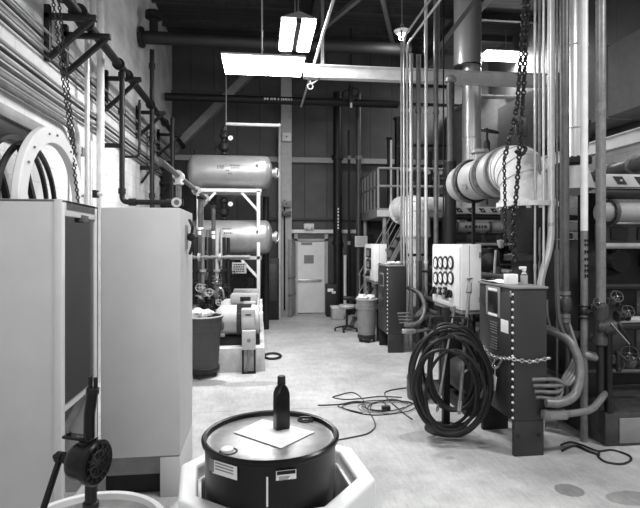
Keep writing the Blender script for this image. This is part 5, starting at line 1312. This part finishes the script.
# valve gear by the platform
for u, v0, v1, w, Y, m, lab in ((389, 140, 170, 4, 12.2, 'dark_pipe', 'black pipe behind the platform railing, left of two'), (398, 120, 175, 7, 12.3, 'dark_pipe', 'black thick pipe behind the platform railing'), (391, 140, 165, 2.2, 12.1, 'panel_white', 'thin white pipe behind the platform railing')):
    p = A(u, v0, Y); r = w/2*Y/F; t = thing('vertical_pipe', (p.x, Y, PZ), lab, 'pipe'); MB().cyl((p.x, Y, PZ), p, r).build('pipe_run', m, t); MB().cyl(p, p+V(0, 0, .06), r*1.4).build('end_flange', 'dark_iron', t)
for u, v, Y in ((418, 165, 12.0), (430, 172, 12.0)):
    p = A(u, v, Y); t = thing('gas_train', (p.x, Y, PZ), 'dark cluster of pipework on the platform, %s' % ('left half' if u < 425 else 'right half'), 'pipework', 'pipework on the platform')
    MB().cyl((p.x, Y, PZ), (p.x, Y, p.z+.5), .05).build('riser', 'dark_pipe', t)
    for z in (.35, .75): MB().cyl((p.x-.3, Y, PZ+z), (p.x+.5, Y, PZ+z), .035).build('cross_pipe', 'machine_mid', t)
    mb = MB(); mb.sphere((p.x+.1, Y, PZ+.75), .11, 14); mb.build('regulator', 'machine_mid', t); MB().cyl((p.x+.25, Y-.08, PZ+.9), (p.x+.25, Y-.05, PZ+.9), .05).build('gauge', 'panel_white', t)

# ================================================================ lamps
def area(name, loc, sx, sy, e, rot=(0, 0, 0)):
    l = bpy.data.lights.new(name, 'AREA'); l.shape = 'RECTANGLE'; l.size = sx; l.size_y = sy; l.energy = e
    o = bpy.data.objects.new(name, l); COL.objects.link(o); o.location = loc; o.rotation_euler = rot; return o
EN = 1.0
# near hanging fixture, broad box lens
a, b = A(221.5, 54, 7.1), A(305, 54, 7.1)
xa, xb, zt = a.x, b.x, a.z
t = thing('hanging_lamp', ((xa+xb)/2, 7.4, zt), 'broad glowing box lamp hanging on a thin rod over the aisle', 'lamp')
MB().prism([(xa, 7.1, zt), (xb, 7.1, zt), (xb-.02, 7.12, zt-.105), (xa+.02, 7.12, zt-.105)], (0, .5, 0), .01).build('lens', 'glow', t)
MB().box(xa-.01, xb+.01, 7.09, 7.63, zt, zt+.03, .006).build('housing', 'light_grey', t)
cxl = A(262, 50, 7.4).x
MB().cyl((cxl, 7.4, zt+.05), (cxl, 7.4, ZC), .012).build('rod', 'light_grey', t)
MB().cyl((cxl, 7.4, zt+.05), (cxl, 7.4, zt+.12), .06).build('canopy', 'light_grey', t)
area('lamp_or_fill_light', ((xa+xb)/2, 7.4, zt-.14), 1.1, .5, 150*EN)
# pair of tubes along the hall
zt = A(294, 52, 9.45).z
cx_ = A(294, 52, 9.45).x
t = thing('twin_lamp', (cx_, 8.8, zt), 'pair of glowing lamps side by side behind the broad box lamp', 'lamp')
for k in (-1, 1):
    MB().box(cx_+k*.165-.115, cx_+k*.165+.115, 8.25, 9.45, zt, zt+.09, .02).build('lens', 'glow', t)
MB().box(cx_-.045, cx_+.045, 8.22, 9.48, zt+.01, zt+.1, .01).build('spine', 'dark_gap', t)
MB().prism([(cx_-.29, 8.2, zt+.09), (cx_+.29, 8.2, zt+.09), (cx_+.2, 8.2, zt+.13), (cx_, 8.2, zt+.2), (cx_-.2, 8.2, zt+.13)], (0, 1.3, 0)).build('housing', 'mid_grey', t)
for y in (8.4, 9.2): MB().cyl((cx_, y, zt+.17), (cx_, y, ZC), .012).build('rod', 'mid_grey', t)
area('lamp_or_fill_light', (cx_, 8.8, zt-.04), .5, 1.15, 90*EN)
# right lamp
a, b = A(487, 50, 12.0), A(534, 50, 12.0)
t = thing('hanging_lamp', ((a.x+b.x)/2, 12.2, a.z), 'glowing lamp at the upper right behind the hoist chain', 'lamp')
MB().prism([(a.x, 12.0, a.z), (b.x, 12.0, a.z), (b.x-.02, 12.02, a.z-.13), (a.x+.02, 12.02, a.z-.13)], (0, .36, 0), .01).build('lens', 'glow', t)
MB().box(a.x-.01, b.x+.01, 11.99, 12.4, a.z, a.z+.03, .006).build('housing', 'light_grey', t)
MB().cyl(((a.x+b.x)/2, 12.25, a.z+.05), ((a.x+b.x)/2, 12.25, ZC), .012).build('rod', 'mid_grey', t)
area('lamp_or_fill_light', ((a.x+b.x)/2, 12.25, a.z-.17), 1.1, .36, 140*EN)
# bulb
p = A(402, 37, 9.6)
t = thing('bulb_lamp', p, 'small bright bulb in a holder above the conduit bundle', 'lamp')
MB().sphere(p, .065, 16).build('bulb', 'glow_bulb', t)
MB().lathe([(.03, .04), (.1, .05), (.16, .12), (.05, .16), (.03, .25)], p, (0, 0, 1), 20, False).build('shade', 'mid_grey', t)
mb = MB(); mb.tube([p+V(0, 0, .2), V(p.x, 9.6, ZC)], .012, 8); mb.build('stem', 'mid_grey', t)
l = bpy.data.lights.new('bulb_light', 'POINT'); l.energy = 25; l.shadow_soft_size = .08; o = bpy.data.objects.new('bulb_light', l); COL.objects.link(o); o.location = p-V(0, 0, .15)
# conduits along the ceiling
p = A(314, 64, 9.5)
o = MB().tube([V(p.x, 3.0, p.z), V(p.x, 12.5, p.z)], .025, 10).build('ceiling_conduit', 'conduit_light'); tag(o, 'thin bright conduit running along the hall beside the twin lamps', 'conduit')
# chain fall cluster on the cross pipe
p = A(351, 100, 12.4)
t = thing('chain_hoist', p, 'small dark hoist bunch with a bright tag hanging left of the platform', 'hoist')
MB().torus(p+V(-.08, 0, .1), (0, 1, 0), .14, .02, 24, 8).build('chain_wheel', 'dark_iron', t); MB().torus(p+V(.1, 0, .2), (0, 1, 0), .1, .02, 24, 8).build('chain_wheel', 'dark_iron', t)
MB().box(p.x-.06, p.x+.06, 12.36, 12.44, p.z-.15, p.z+.35, .02).build('hoist_body', 'dark_iron', t); MB().box(p.x-.03, p.x+.02, 12.34, 12.36, p.z-.2, p.z-.08).build('tag_plate', 'panel_white', t)
MB().cyl(p+V(0, 0, .3), V(p.x, 12.4, ZC-.1), .02).build('hanger', 'dark_iron', t)
# added unseen overhead lights that brighten the foreground and the right side
for x, y, e, w_ in ((.3, 3.0, 120, 'over the oil drum'), (4.6, 2.2, 170, 'over the right hand machine')):
    area('lamp_or_fill_light', (x, y, 5.28), 1.15, .55, e*EN)

# added unseen fill light behind the camera, brightening the cabinet fronts
area('rear_fill_light', (.4, YF+.3, 3.6), 4.0, 2.0, 140, (math.radians(90), 0, 0))
# ================================================================ foreground: oil drum in its collar
dc = V(.068, 2.258, 0); rotd = math.radians(13.5)-YAW
def octa(ap, z):
    R = ap/math.cos(PI/8)
    return [dc+V(R*math.cos(rotd+PI/8+i*PI/4), R*math.sin(rotd+PI/8+i*PI/4), z) for i in range(8)]
t = thing('spill_tub', dc, 'white octagonal plastic tub holding the dark oil drum', 'tub')
bm = bmesh.new()
lv = [(.375, .0), (.40, .03), (.405, .80), (.41, .815), (.412, .925), (.402, .935), (.345, .935), (.335, .925), (.325, .2), (.31, .19)]
rings = [[bm.verts.new(p) for p in octa(a, z)] for a, z in lv]
for k in range(len(rings)-1):
    for i in range(8): bm.faces.new((rings[k][i], rings[k][(i+1) % 8], rings[k+1][(i+1) % 8], rings[k+1][i]))
bm.faces.new(rings[0][::-1]); bm.faces.new(rings[-1])
mb = MB(); mb.merge(bm); o = mb.build('tub_body', 'poly', t, 25)
b = o.modifiers.new('bevel', 'BEVEL'); b.width = .012; b.segments = 3; b.limit_method = 'ANGLE'; b.angle_limit = math.radians(25)
P = octa(.33, .86)
mb = MB()
for i in range(8): mb.bar(P[i]+(dc+V(0, 0, .86)-P[i])*.01, P[(i+1) % 8]+(dc+V(0, 0, .86)-P[(i+1) % 8])*.01, .015, .03, .004)
mb.build('inner_ledge', 'poly', t)
g = 505*(1.95-1.11)
D1 = 2.18; c1 = V(D1*sn+(271-320)/F*D1*cs, D1*cs-(271-320)/F*D1*sn, 0); R = .282
b0 = .235; zt = 1.13
t = thing('oil_drum', (c1.x, c1.y, b0-.045), 'dark steel oil drum standing in the white octagonal tub', 'drum')
pr = [(.01, b0), (R-.02, b0), (R, b0-.012), (R+.008, b0), (R, b0+.02), (R-.004, b0+.04)]
for zc in (b0+.29, b0+.58): pr += [(R-.004, zc-.03), (R+.006, zc-.01), (R+.006, zc+.01), (R-.004, zc+.03)]
pr += [(R-.004, zt-.03), (R, zt-.022)]
pr = [(r, z-.045*(1-(z-b0)/(zt-b0))) for r, z in pr]
MB().lathe(pr, c1, (0, 0, 1), 72, False).build('shell', 'drum_black', t)
MB().lathe([(R, zt-.022), (R+.01, zt-.018), (R+.012, zt-.004), (R+.004, zt+.004), (R-.008, zt), (R-.012, zt-.018)], c1, (0, 0, 1), 72, False).build('chime', 'black_gloss', t)
zl = zt-.018
MB().lathe([(R-.01, zl), (R-.03, zl-.002), (R-.04, zl+.002), (.15, zl+.003), (.001, zl+.003)], c1, (0, 0, 1), 72, False).build('lid', 'drum_lid', t)
def onlid(u, v, z=zl): return G(u, v, z)
p = onlid(305.5, 420.5); mb = MB(); mb.torus(p+V(0, 0, .004), (0, 0, 1), .034, .006, 24, 8); mb.lathe([(.028, 0), (.028, .012), (.02, .014), (.001, .01)], p, (0, 0, 1), 20); mb.bar(p+V(-.026, 0, .014), p+V(.026, 0, .014), .01, .01); mb.build('bung', 'dark_iron', t)
p = onlid(227, 452); MB().lathe([(.026, 0), (.026, .014), (.02, .018), (.001, .018)], p, (0, 0, 1), 20).build('bung_cap', 'paper', t)
MB().torus(p+V(.006, 0, .002), (0, 0, 1), .033, .004, 24, 8).build('bung_ring', 'dark_iron', t)
# stickers wrapped on the shell
def sticker(u0, u1, v0, v1, m, name, parent=t, off=.002, tilt=0):
    def hit(u, v):
        o = V(0, 0, EYE); a = (u-CX)/F; b = (HY-v)/F; d = V(sn+a*cs, cs-a*sn, b)
        ex, ey = o.x-c1.x, o.y-c1.y; A_ = d.x**2+d.y**2; B = 2*(ex*d.x+ey*d.y); C = ex**2+ey**2-(R+off)**2
        s = (-B-math.sqrt(max(0, B*B-4*A_*C)))/(2*A_); return o+d*s
    n = 8; bm = bmesh.new(); g = []
    for i in range(n+1):
        f = i/n; u = u0+(u1-u0)*f; dv = tilt*f
        g.append([bm.verts.new(hit(u, v0+dv)), bm.verts.new(hit(u, v1+dv))])
    for i in range(n): bm.faces.new((g[i][0], g[i+1][0], g[i+1][1], g[i][1]))
    r = bmesh.ops.extrude_face_region(bm, geom=bm.faces[:])
    for q in r['geom']:
        if isinstance(q, bmesh.types.BMVert): d = V(q.co.x-c1.x, q.co.y-c1.y, 0).normalized(); q.co -= d*.0015
    mb = MB(); mb.merge(bm); return mb.build(name, m, parent)
s1 = sticker(212.5, 237, 459.5, 473, 'paper', 'drum_label', tilt=7.5)
sticker(209, 214, 458, 470, 'mid_grey', 'torn_label', tilt=2)
for k in range(3): sticker(215, 233, 462+k*3, 463.2+k*3, 'mid_grey', 'label_lettering', s1, .0035, 5.6)
s2 = sticker(276, 296.3, 471.3, 480.8, 'paper', 'hazard_label', tilt=-2.2)
sticker(277, 295.5, 471.8, 475.3, 'dark_iron', 'label_heading', s2, .0035, -2)
for k in range(3): sticker(279, 290-k, 477+k*1.3, 477.6+k*1.3, 'mid_grey', 'label_lettering', s2, .0035, -1)
sticker(266.2, 268.2, 477, 507, 'paper', 'level_strip')
# paper and bottle
q = [onlid(234, 434), onlid(262.5, 420.7), onlid(314.5, 433.5), onlid(281, 450)]
mb = MB(); z = zl+.006
mb.prism([V(p.x, p.y, z) for p in q], (0, 0, .002)); o = mb.build('paper_sheet', 'paper'); tag(o, 'white square of absorbent paper lying on the oil drum lid', 'paper')
q = [onlid(270, 421.5), onlid(294, 424), onlid(300, 432), onlid(284, 438)]
bp = G(281.5, 428, z+.003); bz = z+.003
t = thing('oil_bottle', (bp.x, bp.y, bz), 'black square shouldered plastic bottle standing on the oil drum', 'bottle')
bm = bmesh.new(); rg = []
def sq(w, d, z, rad, n=4):
    out = []
    for cx_, cy_, a0 in ((1, 1, 0), (-1, 1, PI/2), (-1, -1, PI), (1, -1, 3*PI/2)):
        for k in range(n+1):
            a = a0+PI/2*k/n; out.append(V((w-rad)*cx_+rad*math.cos(a), (d-rad)*cy_+rad*math.sin(a), z))
    return out
rz = Matrix.Rotation(.35, 3, 'Z')
for w, d, zz, rad in ((0.0299, 0.0234, 0.0000, 0.0070), (0.0326, 0.0261, 0.0039, 0.0087), (0.0326, 0.0261, 0.1455, 0.0087), (0.0317, 0.0252, 0.1600, 0.0104), (0.0264, 0.0225, 0.1794, 0.0130), (0.0176, 0.0162, 0.1940, 0.0152), (0.0145, 0.0149, 0.1988, 0.0143), (0.0145, 0.0149, 0.2056, 0.0143)):
    rg.append([bm.verts.new(rz @ p+V(bp.x, bp.y, bz)) for p in sq(w, d, zz, rad)])
for k in range(len(rg)-1):
    n = len(rg[k])
    for i in range(n): bm.faces.new((rg[k][i], rg[k][(i+1) % n], rg[k+1][(i+1) % n], rg[k+1][i]))
bm.faces.new(rg[0][::-1]); bm.faces.new(rg[-1])
mb = MB(); mb.merge(bm); mb.build('bottle_body', 'black_gloss', t, 40)
c = V(bp.x, bp.y, bz)
mb = MB(); mb.lathe([(.017, .2), (.018, .202), (.018, .23), (.0155, .234), (.001, .234)], c, (0, 0, 1), 24); cap = mb.build('cap', 'black', t)
mb = MB(); mb.torus(c+V(0, 0, .2), (0, 0, 1), .018, .0022, 24, 6); mb.build('tamper_ring', 'black_gloss', cap)

# ================================================================ pump drum at lower left
pc = V(-.655, 1.975, 0); R = .288; zt = .875
t = thing('pump_drum', pc, 'pale rimmed drum at the lower left carrying the hand pump', 'drum')
MB().lathe([(.01, .012), (R-.02, .012), (R, 0), (R+.006, .01), (R-.003, .04), (R-.003, .28), (R+.007, .3), (R-.003, .32), (R-.003, .56), (R+.007, .58), (R-.003, .6), (R-.003, zt-.03)], pc, (0, 0, 1), 64, False).build('shell', 'light_grey', t)
MB().lathe([(R-.003, zt-.03), (R+.012, zt-.025), (R+.014, zt), (R+.004, zt+.008), (R-.012, zt+.004), (R-.016, zt-.02)], pc, (0, 0, 1), 64, False).build('rim', 'white_paint', t)
MB().lathe([(R-.014, zt-.02), (R-.04, zt-.024), (.001, zt-.02)], pc, (0, 0, 1), 64, False).build('lid', 'drum_lid', t)
for d in ((.16, .1), (-.14, -.12)): MB().lathe([(.035, 0), (.035, .014), (.028, .018), (.001, .016)], pc+V(d[0], d[1], zt-.024), (0, 0, 1), 20).build('bung', 'dark_iron', t)
mb = MB(); mb.box(pc.x-.2, pc.x+.1, pc.y-.12, pc.y+.12, zt-.021, zt-.017); mb.build('lid_sheet', 'paper', t)

b = G(97, 463, 1.10)   # face of the pump
D = 1.96
def cam_pt(u, v, D): a = (u-CX)/F; return V(D*(sn+a*cs), D*(cs-a*sn), EYE+(HY-v)/F*D)
fc = cam_pt(98, 463, 1.96); ax = V(.93, -.37, -.02).normalized()
foot = V(fc.x-.03, fc.y+.012, zt-.02)
t = thing('hand_pump', foot, 'black rotary hand pump with crank mounted on the pale rimmed drum', 'pump')
MB().lathe([(.001, -.115), (.05, -.115), (.066, -.1), (.074, -.08), (.076, -.03), (.084, -.022), (.086, 0), (.078, .006), (.072, .002), (.001, .002)], fc, ax, 40).build('pump_body', 'black_gloss', t)
a_, b_ = basis(ax)
mb = MB(); mb.torus(fc+ax*.004, ax, .05, .004, 32, 6)
for i in range(14): 
    d = a_*math.cos(2*PI*i/14)+b_*math.sin(2*PI*i/14); mb.bar(fc+ax*.004+d*.056, fc+ax*.004+d*.068, .006, .006)
for i in range(9):
    d = a_*math.cos(2*PI*i/9)+b_*math.sin(2*PI*i/9); mb.bar(fc+ax*.003+d*.02, fc+ax*.003+d*.04, .006, .005)
mb.build('raised_marks', 'dark_iron', t)
# neck below
mb = MB(); mb.lathe([(.02, 0), (.034, .0), (.034, .03), (.024, .035), (.024, .06), (.03, .065), (.03, .085), (.022, .09), (.022, fc.z-foot.z-.04)], foot, (0, 0, 1), 24); mb.build('bung_adapter', 'dark_iron', t)
# outlet flange and upright spout
tp = fc-ax*.05+V(0, 0, .085)
mb = MB(); mb.cyl(tp-V(0, 0, .03), tp, .03); mb.bar(tp-ax*.1+V(0, 0, .004), tp+ax*.035+V(0, 0, .004), .045, .012, .004); mb.cyl(tp-ax*.085, tp-ax*.085+V(0, 0, .018), .01); mb.build('outlet_flange', 'black_gloss', t)
s0 = tp+ax*.01
mb = MB(); mb.spline([s0, s0+V(0, 0, .05), s0+V(.002, -.003, .1), s0+V(.01, -.008, .15), s0+V(.018, -.012, .2)], .021, 20, 6); mb.build('spout', 'black_gloss', t)
mb = MB(); mb.cyl(s0+V(.016, -.012, .185), s0+V(.018, -.012, .205), .024); mb.cyl(s0+V(.008, -.012, .2), s0+V(.008, -.012, .25), .008); mb.cyl(s0+V(.028, -.012, .2), s0+V(.028, -.012, .245), .008); mb.build('spout_coupling', 'dark_iron', t)
# crank
k0 = fc-ax*.115; k1 = k0-ax*.06
mb = MB(); mb.cyl(k0, k1, .016); mb.cyl(k0-ax*.005, k0-ax*.03, .024); mb.build('crank_shaft', 'dark_iron', t)
ke = cam_pt(39, 522, 1.9)
c = MB().bar(k1, ke, .02, .02, .004).build('crank_arm', 'black_gloss', t)
mb = MB(); mb.cyl(k1+ax*.012, k1-ax*.014, .022); mb.cyl(k1-ax*.014, k1-ax*.03, .01, seg=6); mb.build('crank_hub', 'dark_iron', t)
MB().lathe([(.012, 0), (.018, .02), (.016, .06), (.018, .1), (.01, .11)], ke, -ax, 16).build('crank_grip', 'black', t)

# ================================================================ render look
w = bpy.data.worlds.new('world'); S.world = w; w.use_nodes = True
w.node_tree.nodes['Background'].inputs[0].default_value = (.02, .02, .02, 1); w.node_tree.nodes['Background'].inputs[1].default_value = 1
S.view_settings.view_transform = 'Standard'; S.view_settings.look = 'None'; S.view_settings.gamma = 1; S.view_settings.use_curve_mapping = False
S.view_settings.exposure = .16
S.cycles.use_denoising = True; S.cycles.max_bounces = 8; S.cycles.diffuse_bounces = 4
